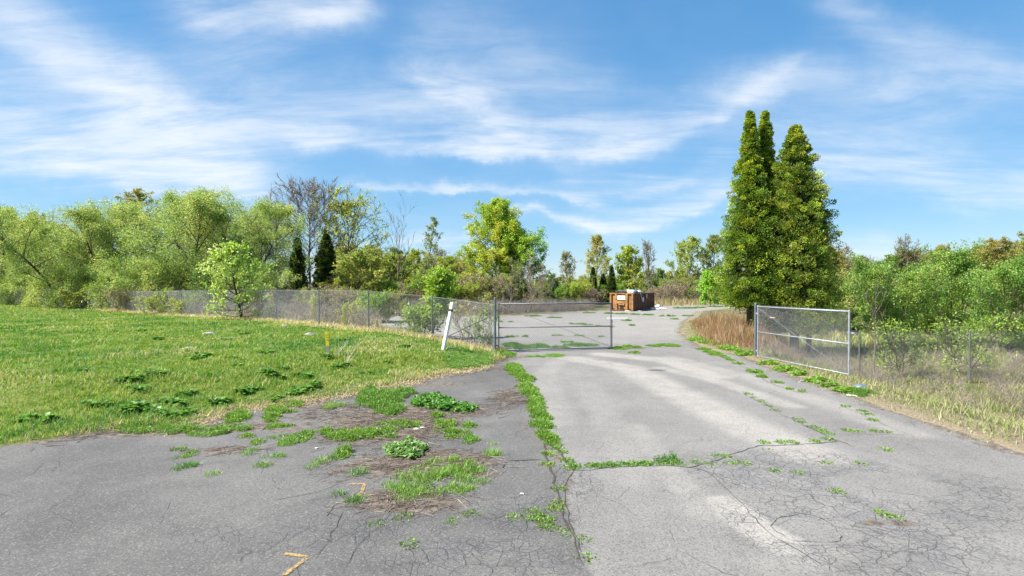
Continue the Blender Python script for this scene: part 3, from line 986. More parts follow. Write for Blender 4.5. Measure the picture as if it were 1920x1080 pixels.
GOLD = ((.12, .165, .018), (.155, .19, .022), (.08, .125, .018), (.20, .215, .03), (.06, .10, .016), (.075, .115, .017))
GOLD2 = ((.145, .17, .028), (.18, .195, .034), (.10, .135, .022), (.075, .11, .018), (.21, .215, .042), (.065, .10, .016))
DKG = ((.04, .062, .014), (.055, .075, .016), (.03, .05, .012))
cprof = lambda f: float(np.interp(f, [0, .10, .25, .48, .62, .76, .86, .94, 1], [.78, .95, .92, .60, .40, .25, .17, .09, .0]))
lt = empty('arborvitae_tree', at(1408, 27.2))
tag(lt, 'tall dark golden-green arborvitae with two pointed spires, left of the pair', 'tree', 'pair of tall arborvitae by the drive')
z0 = lt.location.z
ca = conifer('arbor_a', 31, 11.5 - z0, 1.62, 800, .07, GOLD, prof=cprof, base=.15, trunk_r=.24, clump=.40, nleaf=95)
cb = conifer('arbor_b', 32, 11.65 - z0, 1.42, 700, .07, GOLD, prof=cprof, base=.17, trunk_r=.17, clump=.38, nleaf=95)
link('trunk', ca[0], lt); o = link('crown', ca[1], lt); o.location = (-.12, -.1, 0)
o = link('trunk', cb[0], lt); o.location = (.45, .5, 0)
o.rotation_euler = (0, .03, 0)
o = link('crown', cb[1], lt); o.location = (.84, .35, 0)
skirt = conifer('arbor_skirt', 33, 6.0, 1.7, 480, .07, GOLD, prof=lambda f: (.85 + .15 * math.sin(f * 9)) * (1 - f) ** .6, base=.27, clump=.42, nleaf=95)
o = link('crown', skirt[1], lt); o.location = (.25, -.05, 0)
rt = empty('arborvitae_tree', at(1490, 26.6))
tag(rt, 'tall bushy arborvitae with yellowish sprays and one blunt spire, right of the pair', 'tree', 'pair of tall arborvitae by the drive')
z1 = rt.location.z
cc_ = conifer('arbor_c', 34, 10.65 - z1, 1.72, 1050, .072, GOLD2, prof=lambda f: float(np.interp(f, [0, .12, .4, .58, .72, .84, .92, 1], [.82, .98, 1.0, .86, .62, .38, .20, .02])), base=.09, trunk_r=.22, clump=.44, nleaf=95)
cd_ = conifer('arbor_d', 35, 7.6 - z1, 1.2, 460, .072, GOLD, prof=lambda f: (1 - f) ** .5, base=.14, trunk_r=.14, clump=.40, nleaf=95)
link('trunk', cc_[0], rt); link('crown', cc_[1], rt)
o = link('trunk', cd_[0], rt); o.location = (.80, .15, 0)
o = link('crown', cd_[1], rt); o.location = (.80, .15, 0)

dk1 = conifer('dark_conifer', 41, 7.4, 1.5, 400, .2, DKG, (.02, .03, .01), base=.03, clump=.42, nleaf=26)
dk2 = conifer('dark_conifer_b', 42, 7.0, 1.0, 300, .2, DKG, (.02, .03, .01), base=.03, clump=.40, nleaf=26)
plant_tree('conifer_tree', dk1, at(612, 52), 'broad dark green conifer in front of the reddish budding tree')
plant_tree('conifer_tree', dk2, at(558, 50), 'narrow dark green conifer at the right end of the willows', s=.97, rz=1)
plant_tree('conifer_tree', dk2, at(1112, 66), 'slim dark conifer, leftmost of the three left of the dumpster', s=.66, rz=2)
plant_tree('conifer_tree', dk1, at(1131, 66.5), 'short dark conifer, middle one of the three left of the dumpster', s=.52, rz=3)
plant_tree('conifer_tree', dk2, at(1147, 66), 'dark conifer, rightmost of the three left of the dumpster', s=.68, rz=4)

# individually seen trees along the far edge of the lot
plant_tree('young_tree', make_tree('grey_young', 51, 6.3, 1.7, vase, .3, 20, 6, 5, 5, .17, ((.13, .14, .065), (.16, .15, .07)), (.12, .10, .085), (40, 75), .11, limb_bare=.3), at(1065, 76), 'small grey-brown upright tree alone between the maple and the pale tall tree')
plant_tree('pale_tree', make_tree('pale_tall', 52, 9.3, 2.7, lambda f: (1 - f) ** .6 * .95 + .1, .12, 34, 7, 5, 6, .19, PALE, (.2, .17, .13), (30, 62), .13, limb_bare=.25), at(1120, 78), 'tall pale yellow tree behind the three dark conifers left of the dumpster')
plant_tree('young_tree', make_tree('bright_young', 53, 7.2, 2.4, rnd_, .1, 30, 7, 5, 9, .22, YG, (.13, .11, .09), (15, 65), .12), at(1175, 77), 'bright yellow-green tree right behind the left end of the dumpster')
plant_tree('bare_tree', make_tree('greyish', 54, 7.8, 2.4, vase, .25, 24, 7, 6, 1.2, .14, ((.2, .17, .11),), (.2, .17, .15), (40, 75), .12, -.2, twr=.012), at(1216, 80), 'greyish nearly leafless tree behind the dumpster')
plant_tree('tall_tree', make_tree('tall_light', 55, 9.7, 2.4, slim, .28, 22, 6, 5, 7, .21, ((.20, .25, .06), (.25, .27, .06), (.16, .22, .06)), (.14, .12, .1), (40, 75), .14, -.1, .1, 2, .22, limb_bare=.35, leaf_gap=.2), at(1262, 80), 'tall light green tree with several bare leaning stems right of the dumpster')
plant_tree('tall_tree', make_tree('tall_yellow', 56, 9.0, 1.9, slim, .2, 24, 6, 5, 8, .2, YG, (.14, .12, .1), (25, 65), .12, leaf_gap=.1), at(1294, 81), 'tall narrow yellow-green tree right of the light green leaning tree')
plant_tree('tall_tree', make_tree('mixed', 57, 9.2, 2.6, rnd_, .12, 30, 7, 5, 8, .2, MIDG + OLV, (.14, .12, .1), (25, 65), .12, leaf_gap=.1), at(1334, 78), 'tall mid green tree close to the left side of the arborvitae')
plant_tree('young_tree', make_tree('fresh_small', 58, 3.6, 1.1, slim, .08, 20, 6, 5, 11, .2, ((.2, .34, .04), (.17, .3, .04)), (.14, .12, .1), (25, 65), .05), at(1332, 62), 'small fresh bright green sapling at the edge of the lot before the arborvitae')

# woods along the back: copies of a few kinds
kinds = []
for i, (nm, cs, lab, nlf, gap) in enumerate([
        ('olive', OLV, 'olive green young tree', 8, .1), ('pale', PALE, 'pale yellow thinly leafed tree', 6, .2),
        ('green', MIDG, 'mid green bushy tree', 10, 0), ('yellow', YG, 'yellow-green tree', 8, .1),
        ('bare', ((.2, .17, .12),), 'grey leafless tree', 1, .3), ('orange', ORG, 'yellow-orange leafed tree', 8, .1)]):
    mm = [make_tree('wood_' + nm, 300 + i * 7 + k, 7.0, 2.5, [rnd_, slim][k], .12, 26, 7, 5, nlf * 1.9, .15, cs, (.16, .14, .12), (15, 65), .12, 0, .08, leaf_gap=gap, twr=.011) for k in range(2)]
    kinds.append((nm, mm, lab))
rr = random.Random(12)


def wood(px, D, s, k, grp='in the woods between the willows and the big maple'):
    nm, mm, lab = kinds[k]
    plant_tree('woodland_tree', mm[rr.randrange(2)], at(px, D), lab + ' ' + grp, 'tree', lab + 's ' + grp, s=s, rz=rr.uniform(0, 6.3), sz=s * rr.uniform(.9, 1.15))


for i in range(36):            # left of the maple
    px = 640 + i * 6.8 + rr.uniform(-8, 8)
    wood(px, rr.uniform(70, 105), rr.uniform(.72, 1.02), rr.choice([0, 0, 2, 1, 3, 4, 1, 2]))
for i in range(12):            # between the maple and the dumpster, low
    px = 990 + i * 15 + rr.uniform(-8, 8)
    wood(px, rr.uniform(80, 120), rr.uniform(.34, .52), rr.choice([0, 1, 2, 0, 1, 1]), 'in the low woods between the big maple and the dumpster')
for i in range(18):            # right of the dumpster
    px = 1165 + i * 12 + rr.uniform(-8, 8)
    wood(px, rr.uniform(85, 115), rr.uniform(.5, .82), rr.choice([0, 1, 2, 3, 4, 4, 1]), 'in the woods between the dumpster and the arborvitae')
for i in range(44):            # wooded rise on the right
    px = 1500 + i * 12 + rr.uniform(-8, 8)
    wood(px, rr.uniform(66, 100), rr.uniform(.72, .98) + max(0, (px - 1600)) * .0005, rr.choice([5, 0, 5, 1, 4, 0, 2]), 'on the wooded rise right of the arborvitae')
for i in range(12):            # far left beyond the willows
    wood(-80 + i * 26, rr.uniform(76, 100), rr.uniform(1.2, 1.6), rr.choice([0, 2, 1, 5]), 'behind the willows on the far left')

# shrubs on the far edge of the lot and behind the fence
shk = [('olive shrub', make_tree('shrub_olive', 401, 2.6, 1.7, rnd_, .05, 20, 6, 5, 13, .115, OLV, (.16, .13, .11), (15, 60), .05, 0, .1, 3, .6), 'low olive-green shrub'),
       ('yellow shrub', make_tree('shrub_yellow', 402, 2.4, 1.5, rnd_, .05, 20, 6, 5, 13, .115, YG, (.16, .13, .11), (15, 60), .05, 0, .1, 3, .6), 'low yellow-green shrub'),
       ('brown shrub', make_tree('shrub_brown', 403, 2.6, 1.6, rnd_, .05, 22, 7, 6, .8, .13, ((.24, .19, .1),), (.31, .255, .215), (25, 65), .05, 0, .1, 4, .7, twr=.011), 'leafless brown brush'),
       ('green shrub', make_tree('shrub_green', 404, 2.4, 1.6, rnd_, .05, 20, 6, 5, 16, .115, FG, (.14, .12, .1), (15, 60), .05, 0, .1, 3, .6), 'low fresh green shrub')]


def shrub(px, D, s, k, grp='along the scrubby edge of the lot'):
    nm, mm, lab = shk[k]
    plant_tree('shrub', mm, at(px, D), lab + ' ' + grp, 'shrub', lab + ' ' + grp, s=s, rz=rr.uniform(0, 6.3), crown='foliage', trunk='stems')


for i in range(46):
    px = 650 + i * 11 + rr.uniform(-6, 6)
    base = 47 if px < 760 else (48 if px < 940 else 50 + (px - 940) / 200 * 6)
    if 1130 < px < 1235: base = 64
    shrub(px, base + 3 + rr.uniform(0, 12), rr.uniform(.6, 1.25), rr.choice([0, 0, 1, 2, 2, 3]))
for i in range(26):
    px = 1230 + i * 6.5 + rr.uniform(-4, 4)
    shrub(px, 70 + rr.uniform(0, 9), rr.uniform(.6, 1.2), rr.choice([0, 0, 1, 2, 2, 3]), 'at the far edge of the lot right of the dumpster')
for i in range(20):            # behind the left fence
    px = 230 + i * 26 + rr.uniform(-8, 8)
    dd = 50 if px < 450 else 47 - (px - 450) * .03
    shrub(px, dd + rr.uniform(-3, 3), rr.uniform(.5, .95), rr.choice([2, 2, 2, 0, 3]), 'in the brush behind the left fence')
for i in range(24):            # beyond the arborvitae, right
    px = 1390 + i * 24 + rr.uniform(-10, 10)
    shrub(px, rr.uniform(36, 58), rr.uniform(.8, 1.3), rr.choice([0, 3, 3, 2, 1]), 'on the slope beyond the right fence')

# low yellow-green spreading tree right of the dark conifers
plant_tree('bushy_tree', make_tree('bushy_yellow', 61, 4.6, 3.2, rnd_, .08, 30, 7, 6, 9, .19, ((.19, .22, .05), (.22, .235, .05), (.15, .19, .045)), (.13, .11, .09), (8, 55), .11, .1, .1), at(672, 51), 'low spreading yellow-green tree right of the broad dark conifer')
# small tree by the fence
plant_tree('small_tree', make_tree('pear_tree', 62, 4.55, 1.75, lambda f: .38 + .62 * math.sin(math.pi * min(1, f * 1.0 + .18)) ** .7 if f < .6 else (1 - f) * 1.6 + .12, .05, 38, 6, 5, 4.6, .155, ((.23, .32, .08), (.27, .36, .11), (.20, .29, .06), (.31, .38, .15)), (.06, .05, .045), (4, 62), .085, 0, .05, limb_bare=.25, leaf_gap=.22), at(452, 33.2),
           'small young tree with bright whitish-green leaves growing against the left fence')
# shrub with upright tip behind the fence next to the leaning white post
plant_tree('sapling', make_tree('mulberry', 63, 2.75, .55, lambda f: .6 if f < .55 else 1.0 - (f - .75) ** 2 * 6, .42, 24, 5, 5, 9, .15, ((.16, .25, .03), (.14, .22, .03), (.19, .27, .04)), (.10, .085, .07), (20, 65), .045), at(812, 25.6), 'leafy bright green sapling rising above the fence left of the leaning white post')
plant_tree('shrub', make_tree('mulberry_low', 64, 1.25, .75, rnd_, .04, 18, 6, 5, 5, .12, ((.16, .23, .05), (.18, .25, .05), (.12, .19, .04)), (.14, .12, .1), (10, 60), .03, 0, .1, 3, .6), at(790, 26), 'low leafy green shrub at the foot of the bright sapling behind the fence', 'shrub', crown='foliage', trunk='stems')
# tangled shrub by the hinge post
tang = make_tree('tangle', 65, 2.2, .7, slim, .03, 15, 4, 3, 1.9, .085, ((.24, .27, .04), (.30, .28, .04), (.17, .24, .04)), (.19, .155, .13), (30, 75), .028, -.1, .12, 5, .6, leaf_gap=.25, twr=.005)
plant_tree('shrub', tang, at(895, 22.6), 'tangled shrub with sparse yellow leaves in the fence just left of the gate post', 'shrub', crown='foliage', trunk='stems')
plant_tree('shrub', tang, at(872, 24.5), 'thin yellow-leaved brush behind the fence between the white post and the gate', 'shrub', s=.9, rz=2, crown='foliage', trunk='stems')
plant_tree('shrub', make_tree('hinge_green', 66, 1.6, .32, slim, .03, 14, 5, 4, 4, .06, ((.11, .19, .04), (.14, .22, .05)), (.16, .13, .11), (30, 70), .02, 0, .1, 3, .4), at(918, 21.6), 'small dark green climber hugging the fence at the gate post', 'shrub', crown='foliage', trunk='stems')
# bare saplings behind the left gate
bare = make_tree('bare_sapling', 67, 5.4, 1.25, slim, .12, 20, 5, 4, .5, .1, ((.25, .22, .1),), (.25, .205, .175), (45, 75), .05, -.15, .08, 3, .3, twr=.010)
for px, D, s, lb in [(990, 47, 1.0, 'bare grey sapling clump behind the left gate, tallest one'), (952, 45, .85, 'bare grey sapling just right of the gate post, behind the gate'), (1024, 51, .75, 'short bare sapling behind the middle of the left gate'), (1005, 50, .85, 'thin bare sapling beside the tallest grey clump behind the gate')]:
    plant_tree('bare_sapling', bare, at(px, D), lb, 'sapling', s=s, rz=px, crown='buds', trunk='stems')
# leafy vine bushes on the left fence
vine = make_tree('vine', 68, 1.9, 1.2, rnd_, .04, 20, 6, 5, 4, .12, ((.16, .21, .04), (.20, .22, .05), (.12, .175, .035)), (.15, .12, .1), (15, 65), .03, .1, .1, 4, .6)
plant_tree('shrub', vine, at(297, 41.9), 'yellow-green vine bush sprawling over the left fence', 'shrub', s=.95, crown='foliage', trunk='stems')
plant_tree('shrub', vine, at(350, 40.0), 'narrow leafy vine climbing the fence right of the sprawling vine bush', 'shrub', s=.8, rz=1, crown='foliage', trunk='stems')
plant_tree('shrub', vine, at(150, 53), 'yellow-green vine bush over the fence left of the sprawling one', 'shrub', s=1.2, rz=2, crown='foliage', trunk='stems')
stemm = make_tree('thin_leafy', 69, 1.25, .14, slim, .1, 12, 4, 4, 6, .09, ((.26, .31, .05), (.3, .3, .05)), (.16, .13, .1), (25, 60), .015)
plant_tree('sapling', stemm, at(645, 26.6), 'thin leafy yellow-green stem behind the fence, right of the yellow stake', 'sapling', s=.28, sz=.85, crown='foliage', trunk='stems')
plant_tree('sapling', stemm, at(586, 29.5), 'thin leafy stem behind the fence left of the fence post', 'sapling', s=.5, sz=1.1, rz=1, crown='foliage', trunk='stems')
yv = make_tree('yellow_vine', 70, 1.3, .6, rnd_, .04, 14, 4, 4, 2.5, .10, ((.28, .28, .05), (.24, .27, .06)), (.18, .14, .12), (15, 65), .02, .1, .1, 4, .7)
plant_tree('shrub', yv, at(655, 28), 'sparse yellow-leaved bramble behind the fence, left of the bright sapling', 'shrub', crown='foliage', trunk='stems')

# right side greenery
big_r = make_tree('right_bush', 71, 5.4, 2.6, rnd_, .06, 40, 7, 6, 17, .105, ((.12, .21, .04), (.15, .24, .05), (.10, .18, .035), (.18, .25, .06)), (.14, .12, .1), (10, 62), .08, 0, .08, 3, .35, .34, .35)
plant_tree('leafy_tree', big_r, at(1668, 30), 'dense light green tree behind the right fence, nearest the open gate', s=.8)
plant_tree('leafy_tree', big_r, at(1790, 31), 'dense light green tree farther right behind the fence', s=.9, rz=2)
plant_tree('leafy_tree', big_r, at(1890, 27), 'light green tree at the far right of the right fence', s=.82, rz=4)
plant_tree('leafy_tree', make_tree('right_far', 72, 3.4, 2.2, rnd_, .05, 30, 7, 6, 10, .19, MIDG, (.14, .12, .1), (10, 62), .07, 0, .08, 3, .5), at(1580, 38), 'rounded mid green bush just right of the arborvitae')
frn = make_tree('front_right', 73, 1.8, .85, rnd_, .1, 18, 5, 4, 6, .075, ((.16, .25, .04), (.2, .28, .05), (.13, .2, .035)), (.15, .12, .1), (15, 65), .03, 0, .1, 2, .4, leaf_gap=.15)
plant_tree('shrub', frn, at(1690, 20.4), 'leafy yellow-green shrub against the right fence', 'shrub', crown='foliage', trunk='stems')
plant_tree('shrub', frn, at(1810, 20.6), 'leafy yellow-green shrub farther along the right fence', 'shrub', rz=2, s=1.1, crown='foliage', trunk='stems')
plant_tree('bare_sapling', make_tree('right_bare', 74, 2.9, .9, vase, .35, 7, 3, 2, .3, .08, ((.3, .3, .1),), (.24, .18, .15), (40, 70), .028, -.2, .09, 1), at(1640, 20.3), 'forked bare brown sapling behind the right fence', 'sapling', crown='buds', trunk='stems')

# ------------------------------------------------------------------ grass, weeds, thatch
def sample_poly(poly, n, rng):
    lo, hi = poly.min(0), poly.max(0)
    out_ = []
    got = 0
    while got < n:
        q = rng.uniform(lo, hi, (n, 2)); q = q[poly_sd(poly, q[:, 0], q[:, 1]) < 0]
        out_.append(q); got += len(q)
    return np.concatenate(out_)[:n]


def on_ground(Q):
    sd_ = poly_sd(PAVE, Q[:, 0], Q[:, 1])
    z = hgt(Q[:, 0], Q[:, 1], sd_)
    z = np.where(sd_ < .4, np.maximum(z, 0), z)
    return np.c_[Q, z - .01]


lawn_near = np.array([(-30, 5), (-52, 30), (-66, 66)] + [(x, y - .2) for x, y in FENCE[12::-1]] + [tuple(PAVE[i]) for i in range(15, -1, -1)])
LP = sample_poly(lawn_near, 330000, R)
pr = np.clip(13.0 / LP[:, 1], .10, 1) ** 1.6 * np.clip(1.25 - np.abs(LP[:, 0]) / np.maximum(LP[:, 1], 1) * .55, .25, 1)
LP = LP[R.uniform(size=len(LP)) < pr * 1.0]
n1 = wob(LP[:, 0], LP[:, 1], 1.6, 31) + .6 * wob(LP[:, 0], LP[:, 1], 5, 32)
sdl = poly_sd(PAVE, LP[:, 0], LP[:, 1]); lsd = poly_sd(LAWN, LP[:, 0], LP[:, 1])
dryness = np.clip(.04 + .24 * n1 + .55 * sstep(wob(LP[:, 0], LP[:, 1], .75, 55) + .5 * wob(LP[:, 0], LP[:, 1], 2.6, 56), .55, 1.0) + .9 * sstep(-lsd, 1.3, .1) * (LP[:, 1] > 15) + .7 * sstep(sdl, .6, -.1), 0, 1)
LP3 = on_ground(LP)
parts = []
rep = 6
Pb = np.repeat(LP3, rep, 0) + np.c_[R.normal(0, .05, (len(LP3) * rep, 2)), np.zeros(len(LP3) * rep)]
dr = np.repeat(dryness, rep); nn = np.repeat(n1, rep)
isdry = R.uniform(size=len(Pb)) < dr * .55
g1 = np.array((.115, .205, .028)); g2 = np.array((.078, .155, .022)); g3 = np.array((.175, .23, .042)); dry = np.array((.38, .32, .2))
mixv = np.clip(.5 + .5 * nn, 0, 1)[:, None]
cg = g2 * (1 - mixv) + g1 * mixv
cg = np.where(R.uniform(size=(len(Pb), 1)) < .22, g3, cg)
n4 = np.repeat(wob(LP[:, 0], LP[:, 1], .9, 77) + .5 * wob(LP[:, 0], LP[:, 1], 3.1, 78), rep)
cg = cg * np.where(n4[:, None] > .45, np.array([[.66, .86, .8]]), np.where(n4[:, None] < -.6, np.array([[1.25, 1.08, 1.1]]), 1.0))
cg = np.where(isdry[:, None], dry, cg) * (1 + R.normal(0, .16, (len(Pb), 1))) * (1 + R.normal(0, .05, (len(Pb), 3)))
wd = np.clip(.0009 * Pb[:, 1], .010, .035)
parts.append(blade_arrays(Pb, np.clip(.085 + .035 * nn + .03 * (n4 > .45), .04, .2), wd, np.clip(cg, .01, .8), R, .7))
link('lawn_grass', veg_mesh('lawn_grass', parts, M_GRASS))['kind'] = 'stuff'
bpy.data.objects['lawn_grass']['label'] = 'rough green and straw-coloured grass covering the left lawn'

# tan thatch along the fence foot and lawn edge, standing dry grass
def dry_band(name, Q, h, w, cols, label, lean=.6, rep=7, sp=.12):
    P3 = on_ground(Q)
    Pb = np.repeat(P3, rep, 0) + np.c_[R.normal(0, sp, (len(P3) * rep, 2)), np.zeros(len(P3) * rep)]
    ci = R.integers(len(cols), size=len(Pb))
    cc = np.array(cols)[ci] * (1 + R.normal(0, .16, (len(Pb), 1)))
    o = link(name, veg_mesh(name, [blade_arrays(Pb, h, w, np.clip(cc, .01, .8), R, lean)], M_GRASS))
    tag(o, label, None, None, 'stuff')


def along(pts, n, w):
    pts = np.array(pts); L = np.linalg.norm(np.diff(pts, axis=0), axis=1); c = np.r_[0, np.cumsum(L)]
    s = R.uniform(0, c[-1], n); i = np.clip(np.searchsorted(c, s) - 1, 0, len(L) - 1)
    q = pts[i] + (pts[i + 1] - pts[i]) * ((s - c[i]) / L[i])[:, None]
    return q + R.normal(0, w, (n, 2))


TAN = [(.40, .33, .23), (.48, .41, .30), (.32, .26, .18), (.25, .27, .08)]
dry_band('dry_fence_grass', along(FENCE[:11], 1500, .35), .22, .02, TAN, 'tan dry grass along the foot of the left fence', 1.0, 6)
dry_band('dry_edge_thatch', along([tuple(PAVE[i]) for i in range(3, 15)], 1100, .20), .05, .012, TAN[:3], 'tan thatch along the broken edge of the lawn', 2.4, 6)
RB = [(.22, .115, .085), (.26, .145, .105), (.18, .10, .075), (.31, .23, .17), (.21, .11, .08), (.15, .18, .05)]
brown_poly = np.array([(8.4, 23.0), (9.2, 26), (10.4, 30), (12.0, 36), (14, 38.5), (15.5, 33), (15.0, 27), (12.6, 23.8), (10.4, 22.2), (9.0, 21.8)])
BQ = sample_poly(brown_poly, 1700, R)
dry_band('brown_tall_grass', BQ, np.repeat(.22 + .55 * sstep(-poly_sd(brown_poly, BQ[:, 0], BQ[:, 1]), .1, 1.5), 9) * R.uniform(.6, 1.2, len(BQ) * 9), .016, RB, 'reddish brown tall dry grass at the foot of the arborvitae', .35, 9, .14)
# twiggy brown brush
def twigs(name, Q, h, cols, label, rep=9, spread=.45, r=.006, sub=2):
    P3 = on_ground(Q); n = len(P3) * rep
    A = np.repeat(P3, rep, 0) + np.c_[R.normal(0, .10, (n, 2)), np.zeros(n)]
    d = np.c_[R.normal(0, spread, (n, 2)), np.ones(n)]
    hh = h * R.uniform(.45, 1.25, (n, 1))
    M_ = A + d * hh * .55
    d2 = d + np.c_[R.normal(0, spread, (n, 2)), R.normal(0, .15, n)]
    B = M_ + d2 * hh * .45
    As, Bs = [A, M_], [M_, B]; ra_, rb_ = [np.full(n, r), np.full(n, r * .7)], [np.full(n, r * .7), np.full(n, r * .3)]
    for k in range(sub):
        u_ = R.uniform(.2, .9, (n, 1)); S = M_ + (B - M_) * u_ if k % 2 else A + (M_ - A) * u_
        E = S + np.c_[R.normal(0, .6, (n, 2)), R.uniform(.2, 1, n)] * hh * .35
        As.append(S); Bs.append(E); ra_.append(np.full(n, r * .6)); rb_.append(np.full(n, r * .25))
    V, Fq = seg_arrays(np.concatenate(As), np.concatenate(Bs), np.concatenate(ra_), np.concatenate(rb_), 3)
    ci = R.integers(len(cols), size=len(V) // 6)
    C = np.repeat(np.array(cols)[ci] * (1 + R.normal(0, .15, (len(ci), 1))), 6, 0)
    o = link(name, np_mesh(name, V, Fq, 4, [M_BARK], cols=np.clip(C, .01, .8)))
    tag(o, label, None, None, 'stuff')


GB = [(.36, .30, .265), (.44, .38, .335), (.28, .225, .20), (.40, .34, .24)]
scrub_poly = np.array([(x - .3, y + .8) for x, y in FENCE[2:13]] + [(-60, 74), (-38, 60), (-22, 47), (-14, 41), (-9.5, 38), (-8.6, 33), (-7, 29)])
twigs('bramble_thicket', sample_poly(scrub_poly, 1500, R), .85, GB, 'grey-brown leafless brambles behind the left fence', 8, .5, .009)
dry_band('scrub_grass', sample_poly(scrub_poly, 2200, R), .5, .03, [(.36, .30, .22), (.30, .25, .18), (.42, .36, .26), (.2, .22, .06)], 'tan dry grass among the brambles behind the left fence', .5, 6, .2)
edge2 = np.array([(-12, 42), (-8, 45), (-2, 44.6), (3, 48.5), (8.5, 53), (8, 58), (0, 56), (-14, 52)])
twigs('edge_brush', sample_poly(edge2, 1000, R), .9, GB, 'grey-brown leafless brush at the far edge of the lot', 7, .45, .011)
edge3 = np.array([(16, 60), (30, 68), (34, 80), (16, 74)])
dry_band('far_brown_grass', sample_poly(edge3, 420, R), np.repeat(R.uniform(.25, 1.0, 420), 7), .05, [(.27, .20, .15), (.22, .16, .12), (.30, .24, .18), (.16, .19, .06)], 'brown tall grass at the far right edge of the lot', .35, 7, .3)
right_poly = np.array([(9.3, 17.0), (9.6, 20.6), (11.5, 22.5), (15.5, 26), (30, 28), (30, 8.0), (8.6, 8.0), (8.62, 12.0), (8.7, 16.0)])
right_back = np.array([(9.3, 17.0), (9.6, 20.6), (11.5, 22.5), (15.5, 26), (30, 28), (30, 13.0), (19, 11.5), (12.2, 14.2), (10.3, 15.6)])
twigs('right_brush', sample_poly(right_back, 1000, R), .5, GB + [(.36, .29, .22)], 'grey leafless brush on the slope behind the open right gate', 7, .5, .0055)
dry_band('right_dry_grass', sample_poly(right_poly, 6500, R), .19, .013, [(.25, .21, .155), (.2, .21, .10), (.14, .19, .045), (.29, .25, .19), (.16, .2, .05)], 'mixed dry and green grass on the right slope', .9, 7)
slope2 = np.array([(13, 26), (16, 38), (30, 45), (60, 45), (50, 24), (30, 24)])
dry_band('slope_grass', sample_poly(slope2, 2200, R), .4, .035, [(.2, .24, .06), (.17, .22, .05), (.33, .3, .16)], 'green and dry grass on the far right slope', .7, 6, .2)

VG = [G0(*q) for q in [(1340, 592), (1290, 606), (1281, 622), (1300, 642), (1378, 662), (1454, 690), (1587, 737), (1681, 769), (1920, 850)]]
dry_band('verge_grass', along([(x + .5, y + .25) for x, y in VG], 2000, .40), .06, .011, [(.25, .22, .15), (.12, .19, .035), (.11, .17, .03), (.28, .25, .18), (.15, .19, .05)], 'straw and green grass along the right edge of the drive', .9, 7)
# right verge greens
verge = [G0(*q) for q in [(1290, 640), (1330, 655), (1378, 661), (1418, 676), (1460, 690), (1510, 710), (1590, 736), (1640, 752), (1690, 770), (1900, 842)]]


def weed_arrays(P3, r, h, kind, cols, n, rng):
    """one weed clump centred at P3"""
    a = rng.uniform(0, 6.283, n); q = np.sqrt(rng.uniform(0, 1, n)) * r
    off = np.c_[np.cos(a) * q, np.sin(a) * q, np.zeros(n)]
    hh = h * (1 - .55 * (q / r) ** 2)
    cc = np.array(cols)[rng.integers(len(cols), size=n)] * (1 + rng.normal(0, .16, (n, 1))) * (1 + rng.normal(0, .05, (n, 3)))
    cc = np.clip(cc, .01, .7)
    if kind == 'grass':
        return [blade_arrays(P3 + off, hh, .0075, cc, rng, .85)]
    if kind == 'feather':
        out_ = []
        zz = rng.uniform(.1, 1, n)
        Pl = P3 + off + np.c_[np.zeros((n, 2)), zz * hh]
        ax = np.c_[off[:, :2] / r * .8, np.full(n, .7)]
        return [leaf_arrays(Pl, .034 + .0006 * P3[1], cc, rng, .38, .2, ax), blade_arrays(P3 + off, hh * .9, .006, cc * .9, rng, .6)]
    if kind == 'mallow':
        zz = rng.uniform(.45, 1, n)
        Pl = P3 + off + np.c_[np.zeros((n, 2)), zz * hh]
        return [leaf_arrays(Pl, .075, cc, rng, .95, 2.2, np.c_[off[:, :2] / r, np.full(n, .15)])]
    if kind == 'dock':
        k = n
        a = rng.uniform(0, 6.283, k); e = rng.uniform(.25, 1.15, k)
        d = np.c_[np.cos(a) * np.cos(e), np.sin(a) * np.cos(e), np.sin(e)]
        L = r * rng.uniform(.7, 1.2, k)
        base_ = P3 + off * .25
        s = np.c_[-np.sin(a), np.cos(a), np.zeros(k)] * (L * .17)[:, None]
        mid_ = base_ + d * (L * .55)[:, None] + np.array([0, 0, .02])
        tip = base_ + d * L[:, None]; tip[:, 2] -= L * .22
        V = np.stack([base_ - s * .3, base_ + s * .3, mid_ + s, mid_ - s, tip + s * .15, tip - s * .15], 1).reshape(-1, 3)
        b = np.arange(k)[:, None] * 6
        Fq = np.concatenate([b + np.array([[0, 1, 2, 3]]), b + np.array([[3, 2, 4, 5]])], 1).reshape(-1, 4)
        return [(V, Fq, np.repeat(cc, 6, 0))]


LG = [(.115, .225, .03), (.14, .245, .035), (.095, .19, .03), (.17, .25, .045), (.10, .21, .035)]
DG = [(.065, .17, .03), (.085, .19, .032), (.055, .14, .026)]
BG = [(.14, .23, .09), (.17, .26, .11), (.11, .19, .07)]
DK = [(.07, .17, .025), (.085, .2, .03), (.06, .14, .022)]


